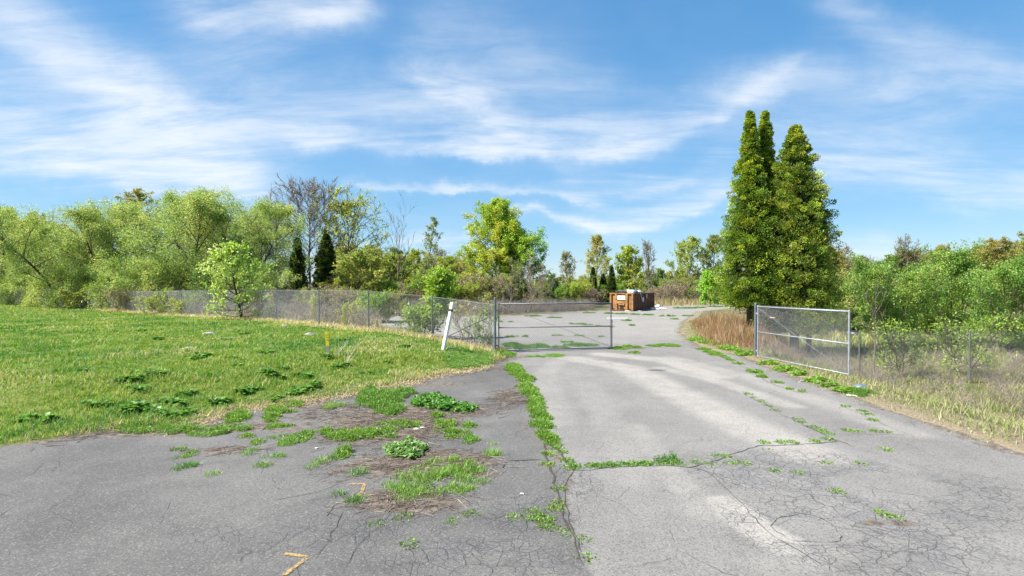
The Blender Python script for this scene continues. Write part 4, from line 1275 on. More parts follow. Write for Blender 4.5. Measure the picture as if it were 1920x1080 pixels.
def cluster(name, label, cat, blobs, kind, cols, h, dens=900, group=None):
    """blobs: [(px,py,rx_px,ry_px)] ellipses on the ground of one weed mass"""
    parts = []
    comps = []
    for bl in blobs:
        c = G(bl[0], bl[1]); k = c.y / F
        e = (c, bl[2] * k * 1.2, 1.2 * max(bl[3] * k * (c.y / CAMH) * .62, .04))
        hit = [q for q in comps if any(abs(c.x - o_[0].x) < (e[1] + o_[1]) * .75 + .05 and abs(c.y - o_[0].y) < (e[2] + o_[2]) * .75 + .05 for o_ in q)]
        new = [e]
        for q in hit: new += q; comps.remove(q)
        comps.append(new)
    stuff = 'ribbon' in label or name in ('crack_weeds', 'seam_weeds', 'lot_weeds', 'verge_weeds') or 'straggling' in label or 'low pale' in label
    if stuff: comps = [sum(comps, [])]
    for q in comps:
        parts = []
        for (c, rxm, rym) in q:
            for _ in range(max(1, int(math.pi * rxm * rym / .018))):
                a = R.uniform(0, 6.283); u_ = math.sqrt(R.uniform(0, 1))
                x = c.x + math.cos(a) * u_ * rxm; y = c.y + math.sin(a) * u_ * rym
                z = max(H(x, y), 0) if poly_sd(PAVE, np.array([x]), np.array([y]))[0] < .4 else H(x, y)
                parts += weed_arrays(np.array([x, y, z - .01]), .12, h * (1 - .5 * u_ * u_) * R.uniform(.65, 1.25), kind, cols, max(10, int(dens * .085)), R)
        c0 = q[0][0]
        V, Fq, C = join(parts)
        o = link(name, np_mesh(name, V - np.array(c0), Fq, 4, [M_GRASS], cols=C))
        o.location = c0
        if stuff: tag(o, label, None, None, 'stuff')
        else: tag(o, label, cat, (group or label) if len(comps) > 1 else None)


cl = cluster
cl('weed_patch', 'large rounded patch of light green grass on the dark apron, nearest the camera', 'weeds', [(815, 908, 80, 36), (870, 888, 32, 18), (765, 935, 36, 22), (840, 875, 40, 12)], 'grass', LG + [(.11, .2, .03), (.13, .23, .035)], .11)
cl('mallow_clump', 'blue-green round-leaved clump just above the large light green grass patch', 'weeds', [(760, 848, 28, 17), (740, 852, 14, 8), (775, 862, 14, 8)], 'mallow', BG, .18)
cl('weed_patch', 'feathery green weed mass against the lawn edge, left of the dark leafy clump', 'weeds', [(715, 752, 34, 22), (735, 775, 22, 10), (690, 740, 14, 10), (755, 742, 20, 10)], 'feather', DG + LG, .22)
cl('leafy_clump', 'bright dark-green leafy clump trailing right from the feathery weed mass', 'weeds', [(808, 758, 28, 14), (835, 768, 24, 10), (868, 773, 18, 6)], 'mallow', DG, .2)
cl('weed_strip', 'long bright green weed strip across the middle of the dirt', 'weeds', [(655, 822, 42, 12), (705, 818, 40, 11), (745, 802, 36, 7), (620, 818, 22, 6)], 'feather', LG, .14)
cl('weed_strip', 'bright green weed clumps right of the round-leaved clump row, left of the drive', 'weeds', [(832, 800, 22, 8), (848, 818, 26, 9), (880, 832, 11, 10), (822, 784, 14, 6), (876, 802, 12, 5)], 'feather', LG, .12)
cl('weed_clump', 'round bright green tuft near the lawn edge, left of the weed row', 'weeds', [(442, 788, 22, 14)], 'feather', LG, .17)
cl('weed_clump', 'bright green mound of weeds right of the round tuft at the lawn edge', 'weeds', [(522, 776, 24, 9), (510, 790, 16, 8), (548, 766, 12, 8)], 'feather', LG, .16)
cl('weed_clump', 'green tuft at the lawn edge below the yellow stake', 'weeds', [(627, 766, 15, 8)], 'grass', LG, .16)
cl('weed_clump', 'sprawling dusty green clump in the middle left of the apron', 'weeds', [(556, 826, 24, 12), (545, 836, 14, 8), (575, 818, 14, 6)], 'feather', BG + LG, .10)
cl('weed_clump', 'grey-green tuft left of the taller bright tuft on the apron', 'weeds', [(612, 870, 16, 9), (586, 882, 8, 5)], 'grass', BG, .14)
cl('weed_clump', 'taller bright green tuft right of the grey-green tuft', 'weeds', [(645, 856, 15, 12)], 'feather', LG, .17)
cl('weed_clump', 'single green tuft just above the upper yellow paint mark', 'weeds', [(674, 894, 17, 8)], 'grass', DG, .13)
cl('weed_clump', 'double green tuft just below the upper yellow paint mark', 'weeds', [(656, 946, 18, 11), (642, 934, 9, 7)], 'grass', DG, .13)
cl('weed_clump', 'small round tuft on the asphalt right of the large grass patch', 'weeds', [(917, 857, 13, 8)], 'grass', LG, .14)
cl('weed_clump', 'tiny tuft above the small round tuft right of the large patch', 'weeds', [(920, 836, 8, 4)], 'grass', LG, .07)
cl('weed_clump', 'dark green tuft alone on the apron at left', 'weeds', [(349, 884, 14, 8)], 'grass', DG, .13)
cl('weed_clump', 'small pale tuft right of the dark lone tuft on the left apron', 'weeds', [(403, 898, 10, 5)], 'grass', LG, .10)
cl('weed_clump', 'flat yellowish pair of tufts above the dark lone tuft', 'weeds', [(350, 858, 16, 6), (333, 849, 9, 4)], 'feather', BG + LG, .08)
cl('weed_clump', 'grey-green tuft on the apron under the bright mound', 'weeds', [(470, 854, 13, 7)], 'grass', BG, .13)
cl('weed_clump', 'two-part green tuft in the middle of the left apron', 'weeds', [(512, 864, 15, 8), (500, 879, 13, 6)], 'grass', LG + DG, .11)
cl('weed_clump', 'bright weeds heaped along the foot of the lawn at left', 'weeds', [(285, 808, 34, 11), (345, 812, 34, 9), (255, 800, 20, 10), (395, 817, 28, 8), (430, 812, 30, 7)], 'feather', LG + BG, .16)
cl('weed_clump', 'small yellow-green tufts between the lawn foot and the middle apron', 'weeds', [(472, 822, 14, 5), (480, 835, 10, 5), (505, 826, 9, 4), (520, 805, 18, 7)], 'feather', LG, .08)
cl('weed_patch', 'low pale weeds at the bottom of the apron beside the drive', 'weeds', [(1018, 990, 28, 18), (1000, 970, 18, 8), (1045, 1000, 14, 8)], 'feather', LG, .06, 500)
cl('weed_patch', 'thin straggling weeds below the large grass patch', 'weeds', [(760, 980, 26, 5), (722, 990, 14, 5), (765, 1030, 12, 4), (880, 972, 10, 4), (960, 978, 10, 5), (840, 985, 8, 4)], 'feather', LG, .06, 500)
cl('weed_patch', 'blue-green weed mass at the lawn corner below the leaning white post', 'weeds', [(880, 676, 36, 14), (862, 686, 20, 8), (905, 668, 18, 8), (845, 668, 14, 8)], 'feather', BG + LG, .17)
cl('weed_clump', 'bright leafy tuft at the foot of the gate hinge post', 'weeds', [(953, 668, 12, 5), (938, 661, 12, 4)], 'feather', LG, .16)
cl('weed_patch', 'low weeds growing under the left gate', 'weeds', [(985, 655, 16, 5), (1010, 652, 16, 4), (1090, 650, 26, 3), (960, 650, 14, 5), (1050, 655, 16, 1.5)], 'feather', DG + BG, .16)
cl('weed_clump', 'small tuft on the pavement in front of the left gate', 'weeds', [(1040, 669, 16, 4), (1008, 671, 16, 2)], 'grass', LG, .10)
cl('weed_patch', 'weeds along the pavement just right of the left gate', 'weeds', [(1160, 656, 16, 3), (1180, 653, 14, 2), (1195, 655, 6, 2)], 'feather', LG, .12)
cl('weed_clump', 'rounded dark green tuft at the right edge of the drive', 'weeds', [(1617, 738, 20, 9)], 'feather', DG + LG, .16)
cl('weed_clump', 'dark broad-leaved tuft right of the rounded tuft by the right verge', 'weeds', [(1672, 730, 16, 6)], 'dock', DK, .2)
cl('dandelion_clump', 'dark jagged tuft on the lawn close to the fence by the white post', 'weeds', [(722, 633, 12, 4)], 'dock', DK, .18)
# weeds down the seam between apron and drive
seam0 = [(962, 690), (968, 702), (985, 715), (988, 735), (1000, 752), (1005, 768), (1012, 785), (1015, 800), (1025, 805), (1018, 822), (1030, 830), (1045, 828)]
seam = []
for (xa, ya), (xb, yb) in zip(seam0[:-1], seam0[1:]):
    for q_ in (0, .33, .67): seam.append((xa + (xb - xa) * q_ + R.uniform(-5, 5), ya + (yb - ya) * q_ + R.uniform(-3, 3)))
cl('seam_weeds', 'bright green weed ribbon along the seam between the dark apron and pale drive', 'weeds', [(x, y, R.uniform(6, 14), R.uniform(5, 10)) for x, y in seam], 'feather', LG, .17)
cl('seam_weeds', 'thin weed line leaving the end of the bright seam ribbon towards the cross crack', 'weeds', [(1050, 845, 7, 7), (1058, 858, 7, 7), (1066, 872, 7, 7), (1074, 884, 10, 5), (1040, 838, 8, 6)], 'feather', LG, .10)
cl('seam_weeds', 'broken weed tufts in the left fork of the seam', 'weeds', [(1030, 858, 8, 9), (1030, 880, 10, 8), (1045, 925, 6, 6), (1048, 945, 7, 7), (1046, 960, 5, 4)], 'feather', LG + [(.25, .27, .06)], .06)
cl('seam_weeds', 'small weeds at the very bottom of the seam', 'weeds', [(1100, 1055, 6, 8), (1085, 1020, 10, 6), (1060, 1005, 10, 8)], 'feather', LG, .05, 500)
def line(pts, step, rx, ry, p=.75):
    o_ = []
    for (xa, ya), (xb, yb) in zip(pts[:-1], pts[1:]):
        n_ = max(1, int(math.hypot(xb - xa, yb - ya) / step))
        for i in range(n_):
            if R.uniform() < p:
                t_ = (i + R.uniform(0, 1)) / n_
                o_.append((xa + (xb - xa) * t_, ya + (yb - ya) * t_, rx * R.uniform(.4, 1.5), ry * R.uniform(.5, 1.6)))
    return o_


cl('crack_weeds', 'weeds lining the cross crack of the pale drive', 'weeds', line([(1076, 884), (1150, 879), (1245, 875), (1290, 877)], 8, 8, 1.6, .85), 'feather', LG + DG, .07)
cl('crack_weeds', 'upright weed sprigs where the cross crack rises', 'weeds', [(1252, 868, 6, 4), (1238, 873, 8, 3)], 'feather', DG, .2)
cl('crack_weeds', 'small tufts at the right end of the cross crack', 'weeds', [(1310, 874, 7, 3), (1338, 863, 7, 3), (1356, 862, 6, 3), (1390, 874, 7, 3), (1335, 875, 5, 2), (1365, 874, 5, 2)], 'feather', LG, .07)
cl('crack_weeds', 'tufts along the long slanting crack on the right of the drive', 'weeds', line([(1392, 738), (1440, 762), (1500, 794), (1575, 827)], 9, 7, 1.2, .7), 'feather', LG + BG, .05)
cl('crack_weeds', 'tufts on the short crack left of the slanting crack end', 'weeds', line([(1420, 836), (1500, 834), (1560, 828)], 9, 8, 1.0, .6), 'feather', LG, .05)
cl('crack_weeds', 'sparse tufts in the cracks at the right edge of the drive', 'weeds', [(1590, 813, 8, 2), (1612, 813, 10, 2), (1645, 814, 8, 2), (1665, 814, 6, 2), (1608, 774, 8, 2), (1625, 782, 8, 3), (1640, 791, 6, 2), (1590, 766, 5, 2), (1662, 849, 8, 2)], 'feather', LG, .05)
cl('crack_weeds', 'tiny tufts scattered over the crazed corner of the drive', 'weeds', [(1452, 890, 6, 2), (1492, 892, 6, 2), (1545, 872, 6, 2), (1567, 929, 6, 2), (1440, 850, 5, 1.5), (1612, 875, 5, 2), (1650, 972, 12, 4), (1670, 978, 10, 3)], 'feather', LG, .04)
cl('crack_weeds', 'green tufts along the drive in front of the brown grass', 'weeds', line([(1305, 652), (1345, 667), (1400, 690), (1440, 715), (1500, 738)], 9, 8, 2, .6) + [(1320, 657, 9, 3), (1345, 668, 12, 3)], 'feather', LG, .10)
cl('crack_weeds', 'weeds along the crack at the gate line right of the left gate', 'weeds', [(1225, 651, 10, 2), (1255, 650, 16, 3), (1190, 664, 8, 3), (1242, 649, 10, 2)], 'feather', LG, .1)
cl('verge_weeds', 'band of low green weeds along the right edge of the drive below the gate', 'weeds', [(1305, 637, 12, 4), (1330, 643, 14, 4), (1365, 654, 14, 5), (1400, 664, 12, 5), (1440, 681, 12, 4), (1472, 692, 14, 4), (1500, 703, 9, 4), (1533, 714, 15, 5), (1556, 722, 8, 3), (1585, 731, 15, 4)], 'mallow', LG + [(.2, .26, .05)], .16)
cl('lot_weeds', 'weed lines along the cracks of the far lot behind the left gate', 'weeds', line([(930, 604), (1060, 608), (1150, 614)], 12, 8, .3, .4) + line([(930, 634), (1060, 631), (1150, 634)], 12, 8, .45, .45) + [(1040, 597, 12, .7), (1090, 609, 8, 1), (1000, 594, 14, .7), (1105, 588, 10, .6), (1060, 644, 14, .8)], 'feather', LG + DG, .13, 500)
cl('lot_weeds', 'green tufts along the lot in front of the dumpster', 'weeds', [(1142, 589, 8, .8), (1165, 590, 10, .6), (1190, 591, 8, .8), (1215, 592, 10, .6), (1250, 594, 14, .3), (1290, 579, 14, .7), (1310, 578, 12, .5), (1340, 576, 10, .7), (1270, 579, 6, .6), (1175, 603, 8, .5), (1265, 600, 6, .5), (1185, 612, 6, .5), (1290, 594, 10, .3)], 'feather', LG + DG, .18, 500)

# dock rosettes spread over the lawn
dock_me = []
for k in range(4):
    parts = []
    for _ in range(3 + k):
        parts += weed_arrays(np.array([R.uniform(-.2, .2), R.uniform(-.15, .15), 0]), .22, .2, 'dock', DK + [(.085, .17, .03)], 34, R)
    dock_me.append(veg_mesh('dock_rosette', parts, M_GRASS))
dl = [(262, 622), (255, 616), (297, 625), (296, 636), (340, 609), (368, 605), (272, 701), (295, 703), (283, 697), (380, 649), (375, 672), (470, 627), (455, 628), (430, 640), (512, 620), (495, 664), (440, 686), (455, 690), (432, 672), (460, 676), (485, 697), (495, 700), (528, 690), (510, 712), (520, 708), (630, 690), (638, 686), (570, 614), (585, 722), (600, 715), (570, 705), (640, 640), (660, 641), (620, 672), (560, 735), (548, 754), (515, 750), (420, 755), (400, 764), (350, 740), (330, 755), (300, 745), (260, 730), (250, 712), (365, 725), (455, 740), (480, 730), (640, 717), (690, 700), (720, 680), (700, 660), (760, 650), (300, 772), (270, 780), (340, 778), (255, 765), (200, 720), (150, 700), (180, 760), (90, 740), (60, 790)]
for i, (px, py) in enumerate(dl):
    if i % 3 == 2 and (px, py) != (638, 686): continue
    c = G(px, py)
    o = link('dock_plant', dock_me[i % 4])
    o.location = (c.x, c.y, c.z - .01); s = R.uniform(.6, 1.15); o.scale = (s, s, s * R.uniform(.7, 1.0)); o.rotation_euler = (0, 0, R.uniform(0, 6.28))
    if (px, py) == (638, 686): tag(o, 'dark dock plant with dead stalks, nearest below the yellow stake', 'weed', 'dock plants in the lawn')
    else: tag(o, 'dark green broad-leaved dock plant growing in the rough lawn', 'weed', 'dock plants in the lawn')
# dead stalks by the stake
mb = MB()
for px, py, n in [(632, 664, 9), (648, 682, 8)]:
    c = G(px, py)
    for _ in range(n):
        mb.tube(c + Vector((R.uniform(-.08, .08), R.uniform(-.08, .08), 0)), c + Vector((R.uniform(-.1, .5), R.uniform(-.3, .3), R.uniform(.3, .75))), .006, .002, 3)
tag(mb.build('dead_stalks', simple('straw', (.5, .44, .33), .9)), 'pale dry stalks leaning beside the yellow stake', 'dead stalks')

# dead stems and litter of thatch on the dirt
n = 5200
pts = []
cand = np.c_[R.uniform(-8, 1.2, n * 8), R.uniform(6.2, 20, n * 8)]
Xs, Ys = cand[:, 0], cand[:, 1]
sX, sY = X, Y
X, Y = Xs, Ys
sdq = poly_sd(PAVE, X, Y)
dq = np.zeros_like(X)
for c, rx, ry, s_ in [((740, 800), 1.9, 1.9, .75), ((800, 870), 1.6, 1.0, .8), ((760, 940), 1.2, .6, .75), ((690, 880), 1.0, .7, .6), ((860, 770), 1.3, 1.0, .65), ((960, 745), .7, 1.6, .8), ((640, 780), 1.8, .9, .55), ((420, 845), 1.1, .35, .6), ((350, 800), 2.2, .6, .6), ((600, 765), 2, .6, .55), ((930, 690), .9, .9, .5)]:
    dq = np.maximum(dq, ell(c, rx, ry, 0.6) * s_)
dq = np.maximum(dq, np.clip(.7 - np.abs(sdq) * .9, 0, 1))
X, Y = sX, sY
kq = R.uniform(size=len(cand)) < dq ** 1.5
cand = cand[kq][:n]
n = len(cand)
z = np.maximum(hgt(cand[:, 0], cand[:, 1]), 0) + R.uniform(.004, .03, n)
a = R.normal(.5, .9, n); L = R.uniform(.08, .42, n)
d = np.c_[np.cos(a), np.sin(a) * .8, R.normal(0, .05, n)] * L[:, None]
A = np.c_[cand, z]; V, Fq = seg_arrays(A - d / 2, A + d / 2, R.uniform(.003, .006, n), np.full(n, .002), 3)
sc_ = np.array([(.13, .095, .07), (.22, .17, .13), (.42, .36, .28), (.18, .13, .10)])[R.integers(4, size=n)]
o = link('dead_stems', np_mesh('dead_stems', V, Fq, 4, [M_BARK], cols=np.repeat(sc_, 6, 0)))
tag(o, 'brown and pale dead stems littering the broken apron', None, None, 'stuff')

# ------------------------------------------------------------------ cracks in the pavement
def crack(pts_px, w, nm='crack'):
    pts = [G0(*q) for q in pts_px]
    P_ = []
    for a, b in zip(pts[:-1], pts[1:]):
        L = math.dist(a, b); k = max(2, int(L / .12))
        for i in range(k):
            t_ = i / k; P_.append((a[0] + (b[0] - a[0]) * t_, a[1] + (b[1] - a[1]) * t_))
    P_.append(pts[-1])
    V, Fs = [], []
    off = 0
    for i, (x, y) in enumerate(P_):
        j = min(i + 1, len(P_) - 1); k = max(i - 1, 0)
        dx, dy = P_[j][0] - P_[k][0], P_[j][1] - P_[k][1]; l = math.hypot(dx, dy) + 1e-9
        nx, ny = -dy / l, dx / l
        off = off * .7 + random.uniform(-.03, .03)
        ww = w * .55 * random.uniform(.25, 1.3) * (1 if 0 < i < len(P_) - 1 else .2)
        for s in (-1, 1):
            xx, yy = x + nx * (off + s * ww), y + ny * (off + s * ww)
            V.append((xx, yy, zp(xx, yy) + .006))
        if i: Fs.append((2 * i - 2, 2 * i - 1, 2 * i + 1, 2 * i))
    me = bpy.data.meshes.new(nm); me.from_pydata(V, [], Fs); me.materials.append(M_CRACK); me.update()
    o = link(nm, me, driveway)
    o['kind'] = 'structure'
    return o


for pts_, w_ in [([(960, 690), (985, 725), (1000, 765), (1012, 800), (1030, 830), (1052, 850), (1075, 884)], .05),
                 ([(1020, 830), (1030, 870), (1040, 920), (1050, 960), (1075, 1000), (1100, 1060)], .03),
                 ([(1075, 884), (1068, 905), (1060, 945), (1066, 990), (1090, 1040)], .014),
                 ([(1075, 884), (1150, 879), (1245, 874), (1290, 877), (1350, 864), (1420, 836), (1500, 834), (1575, 827)], .016),
                 ([(1392, 738), (1440, 762), (1500, 794), (1575, 827), (1600, 838)], .014), ([(1575, 815), (1640, 813), (1720, 818)], .010),
                 ([(1578, 760), (1625, 782), (1665, 800), (1720, 820)], .010), ([(950, 862), (1012, 862)], .022),
                 ([(930, 604), (1060, 608), (1150, 614)], .05), ([(930, 634), (1060, 631), (1150, 634)], .04), ([(1150, 655), (1260, 650), (1310, 652)], .03),
                 ([(1140, 590), (1250, 594), (1320, 590)], .05), ([(1150, 612), (1280, 622)], .02), ([(1305, 655), (1345, 667), (1400, 690), (1440, 715), (1500, 738)], .016),
                 ([(1308, 878), (1340, 900), (1380, 940), (1440, 1000), (1540, 1060)], .009), ([(1290, 877), (1330, 885), (1380, 910), (1390, 912)], .010),
                 ([(640, 960), (620, 1000), (600, 1050)], .007), ([(700, 1000), (660, 1040), (640, 1075)], .006), ([(505, 940), (600, 925), (650, 905)], .006)]:
    crack(pts_, w_)
# rounded cracked outline of the worn patch
crack([(1515 + 62 * math.cos(a) + 8 * math.sin(2 * a), 992 + 27 * math.sin(a) + 10 * math.cos(a)) for a in np.linspace(0, 6.2, 18)], .008)

# yellow sprayed marks
def paint_mark(pts_px, w, lb):
    pts = [Vector((*G0(*q), 0)) for q in pts_px]
    mb = MB()
    for i, (a, b) in enumerate(zip(pts[:-1], pts[1:])):
        d = (b - a).normalized(); nn = Vector((-d.y, d.x, 0)) * w
        zz = .005 + i * .0015
        k = 6
        for j in range(k):
            p, q = a + (b - a) * (j / k) - d * .002, a + (b - a) * ((j + 1) / k)
            w1, w2 = random.uniform(.75, 1.2), random.uniform(.75, 1.2)
            e = Vector((0, 0, zz + .004))
            vs = [p - nn * w1, p + nn * w1, q + nn * w2, q - nn * w2]
            mb.add([v + Vector((0, 0, zp(v.x, v.y))) + e + Vector((0, 0, j * .0002)) for v in vs], [(0, 3, 2, 1)])
    o = mb.build('paint_mark', M_PAINT, driveway); o['label'] = lb; o['kind'] = 'structure'


paint_mark([(652, 909), (684, 909), (676, 929)], .023, 'upper yellow sprayed mark shaped like a seven with a foot')
paint_mark([(668, 929.5), (678, 929.5)], .045, 'blob of yellow spray at the foot of the upper seven mark')
paint_mark([(680, 929.5), (702, 930)], .012, 'faint yellow tail right of the upper seven mark')
paint_mark([(533, 1039), (577, 1046), (533, 1080)], .024, 'lower yellow sprayed mark shaped like a seven')


# ------------------------------------------------------------------ chain link
def mesh_fabric(parent, A, B, hA0, hA1, hB0, hB1, mt, r=.0021, pitch=.078, name='mesh_fabric', origin=Vector((0, 0, 0))):
    """woven diagonal wires between bottom and top lines of a panel A->B (xy)"""
    A, B = np.array(A, float), np.array(B, float); L = np.linalg.norm(B - A); e = (B - A) / L; nn = np.array([-e[1], e[0]])
    h = (hA1 - hA0 + hB1 - hB0) / 2
    S0, S1 = [], []
    cs = np.arange(-h, L, pitch) + pitch * .3
    for sgn in (1, -1):
        for c in cs:
            t0, t1 = max(0, -c), min(h, L - c)
            if t1 - t0 < .02: continue
            for (sa, za, sb, zb) in [((c + t0), t0, (c + t1), t1)]:
                if sgn < 0: sa, sb = L - sa, L - sb
                def P3(s, z):
                    f_ = s / L; lo = hA0 + (hB0 - hA0) * f_; hi = hA1 + (hB1 - hA1) * f_
                    q = A + e * s + nn * (.0025 * sgn)
                    return (q[0], q[1], lo + (hi - lo) * z / h)
                S0.append(P3(sa, za)); S1.append(P3(sb, zb))
    n = len(S0)
    V, Fq = seg_arrays(np.array(S0), np.array(S1), np.full(n, r), np.full(n, r), 3)
    V = V - np.array(origin)
    o = link(name, np_mesh(name, V, Fq, 4, [mt]), parent)
    o['kind'] = 'stuff'
    return o


def gate(name, A, B, bot, top, label, mp, mw, rt_=.028, latch='right', loc_lean=0):
    """A hinge end, B free end (xy)"""
    A, B = Vector((*A, 0)), Vector((*B, 0)); e = (B - A).normalized(); nrm = Vector((-e.y, e.x, 0))
    o = empty(name, (A.x, A.y, bot[0]))
    off = Vector((A.x, A.y, bot[0]))
    P3 = lambda s, zf: A + e * s + Vector((0, 0, (bot[0] + (bot[1] - bot[0]) * s / L) + ((top[0] - bot[0]) + ((top[1] - bot[1]) - (top[0] - bot[0])) * s / L) * zf)) - off
    L = (B - A).length
    def tb(nm, a, b, r, k=12):
        mb = MB(); mb.tube(a, b, r, None, k); x = mb.build(nm, mp, o, True); return x
    for s in (0, L):
        mb = MB(); mb.tube(P3(s, -.01), P3(s, 1.0), rt_); mb.dome(P3(s, 1.0), rt_, rt_ * .8); mb.build('upright', mp, o)
    g = rt_ * 1.02
    tb('top_rail', P3(g, .985), P3(L - g, .985), rt_ * .9)
    tb('middle_rail', P3(g, .49), P3(L - g, .49), rt_ * .75)
    tb('bottom_rail', P3(g, .02), P3(L - g, .02), rt_ * .9)
    tb('truss_rod', P3(g, .96) - nrm * .03, P3(L - g, .05) - nrm * .03, .006, 6)
    mb = MB()
    for s, zf in [(0, .985), (L, .985), (0, .49), (L, .49), (0, .02), (L, .02)]:
        c = P3(s, zf); mb.tube(c - e * .05 * (1 if s else -1), c + e * .001, rt_ * 1.25)
    mb.build('corner_fitting', mp, o)
    fb = mesh_fabric(o, (A.x + e.x * .03, A.y + e.y * .03), (B.x - e.x * .03, B.y - e.y * .03), bot[0] + .03, top[0] + .02, bot[1] + .03, top[1] + .02, mw, origin=off, r=.0029)
    # knuckled ends of the mesh above the rail
    mb = MB()
    for k in range(int(L / .078)):
        s = .05 + k * .078
        if s > L - .05: break
        mb.tube(P3(s, .985) + Vector((0, 0, .01)), P3(s + .012, .985) + Vector((0, 0, .055)), .003, None, 4)
    mb.build('mesh_knuckles', mw, o)['kind'] = 'stuff'
    for zf in (.12, .85):
        mb = MB(); c = P3(0, zf); mb.box(c - e * .06, (.10, .05, .05), axes=(e, nrm, Vector((0, 0, 1)))); mb.build('hinge', mp, o)
    tag(o, label, 'gate', 'pair of chain-link gates')
    return o, P3, L, e, nrm


g1, P1, L1, e1, n1_ = gate('chain_link_gate', (-.53, 21.15), (4.09, 22.0), (0.03, 0.02), (1.93, 1.93), 'closed-looking weathered chain-link gate leaf in front of the lot, hinged on the left', M_GALV2, M_WIRE2)
mb = MB(); mb.tube(P1(L1 + .05, -.005), P1(L1 + .05, .62), .012, None, 8); mb.tube(P1(L1 + .0, .6), P1(L1 + .07, .6), .014, None, 8); mb.build('drop_rod', M_RUSTD, g1)
g2, P2, L2, e2, n2_ = gate('chain_link_gate', (9.03, 19.55), (9.69, 15.3), (0.02, 0.07), (1.90, 1.95), 'bright galvanized chain-link gate leaf standing wide open on the right verge', M_GALV, M_WIRE, .027)
mb = MB(); c = P2(L2, .66); mb.box(c + e2 * .05 + Vector((.05, 0, 0)), (.22, .05, .05), axes=(e2, n2_, Vector((0, 0, 1)))); mb.tube(c - Vector((0, 0, .03)), c + Vector((0, 0, .03)), .042); mb.build('latch', M_GALV, g2)
rb = lump('ribbon', (.09, .05, .03), M_PINK, 3); rb.location = Vector(g2.location) + P2(.9, .79) - n2_ * .04
tag(rb, 'faded pink ribbon tied to the mesh of the open right gate', 'ribbon')
# short sloping stays seen through the gate mesh

def fence(name, pts, hs, label, mt, mw, skip_posts=(), r=.03, brace=None, ph=1.86, thick_first=True):
    o = empty(name, (pts[0][0], pts[0][1], H(*pts[0])))
    off = Vector(o.location)
    tag(o, label, 'fence')
    zs = [H(x, y) for x, y in pts]
    for i, (x, y) in enumerate(pts):
        rr_ = r * (1.65 if (i == 0 and thick_first) else 1); hh = ph + ((.24 if r > .029 else .06) if (i == 0 and thick_first) else .04)
        mb = MB(); mb.tube(Vector((x, y, zs[i] - .2)) - off, Vector((x, y, zs[i] + hh)) - off, rr_); mb.dome(Vector((x, y, zs[i] + hh)) - off, rr_ * 1.1, rr_)
        ob = mb.build('gate_post' if (i == 0 and thick_first) else 'post', mt, o)
        if i == 0 and thick_first:
            mb = MB()
            for zf in (.25, .75, 1.25, 1.75):
                mb.tube(Vector((x, y, zs[i] + zf)) - off, Vector((x, y, zs[i] + zf + .03)) - off, rr_ * 1.12, None, 12)
            mb.build('tension_band', mt, ob)
    for i in range(len(pts) - 1):
        a, b = pts[i], pts[i + 1]
        mb = MB(); mb.tube(Vector((*a, zs[i] + ph)) - off, Vector((*b, zs[i + 1] + ph)) - off, .006 if i else .007, None, 5); mb.build('top_wire', mw, o)
        mesh_fabric(o, a, b, zs[i] + .04, zs[i] + ph, zs[i + 1] + .04, zs[i + 1] + ph, mw, origin=off, r=.0024 if i < 3 else .0030)
    return o, zs


lf, zs = fence('chain_link_fence', FENCE, None, 'long weathered chain-link fence running from the gate post along the back of the lawn', M_GALV2, M_WIRE2)
a, b = FENCE[0], FENCE[1]
mb = MB()
mb.tube(Vector((a[0], a[1], zs[0] + 1.5)) - Vector(lf.location), Vector((a[0] * .25 + b[0] * .75, a[1] * .25 + b[1] * .75, zs[1] + .15)) - Vector(lf.location), .02)
mb.build('brace_rail', M_GALV2, lf)
RF = [(9.0, 19.68), (12.7, 19.45), (16.6, 19.3), (20.5, 19.1), (24.4, 18.9)]
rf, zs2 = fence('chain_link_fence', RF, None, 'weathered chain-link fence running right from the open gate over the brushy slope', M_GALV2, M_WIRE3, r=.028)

# ------------------------------------------------------------------ posts
b0 = G(831, 656); axis = Vector((.20, 0, 1.0)).normalized()
wp = empty('marker_post', b0); tag(wp, 'white square marker post with a dark band, leaning right at the lawn corner', 'post')
xx = Vector((1, 0, -.20)).normalized(); yy = Vector((0, 1, 0))
ca_, sa_ = math.cos(-.6), math.sin(-.6)
xx, yy = xx * ca_ + yy * sa_, yy * ca_ - xx * sa_
for nm, z0_, z1_, s_, m_ in [('shaft', -.15, 1.44, .11, M_WHITE), ('reflector_band', 1.44, 1.53, .094, M_DARK), ('cap', 1.53, 1.78, .115, M_WHITE)]:
    mb = MB(); mb.box(axis * ((z0_ + z1_) / 2), (s_, s_, z1_ - z0_), axes=(xx, yy, axis)); mb.build(nm, m_, wp)
b1 = G(615, 665); ax2 = Vector((-.05, 0.02, 1)).normalized(); x2 = Vector((1, 0, .05)).normalized()
ys = empty('marker_stake', b1); tag(ys, 'flat survey stake in the lawn, yellow on top and grey wood below', 'stake')
for nm, z0_, z1_, m_, w_ in [('wooden_shaft', -.1, .28, M_WOODG, .095), ('yellow_top', .28, .70, M_YELL, .10)]:
    mb = MB(); mb.box(ax2 * ((z0_ + z1_) / 2), (w_, .035, z1_ - z0_), axes=(x2, Vector((0, 1, 0)), ax2)); yt = mb.build(nm, m_, ys)
mb = MB()
for k, zz in enumerate((.63, .55, .47)):
    mb.box(ax2 * zz + Vector((-.004 + .006 * k, -.020, 0)), (.05, .003, .022), axes=(x2, Vector((0, 1, 0)), ax2))
mb.build('faded_print', simple('faded_brown_print', (.35, .2, .02), .7), yt)

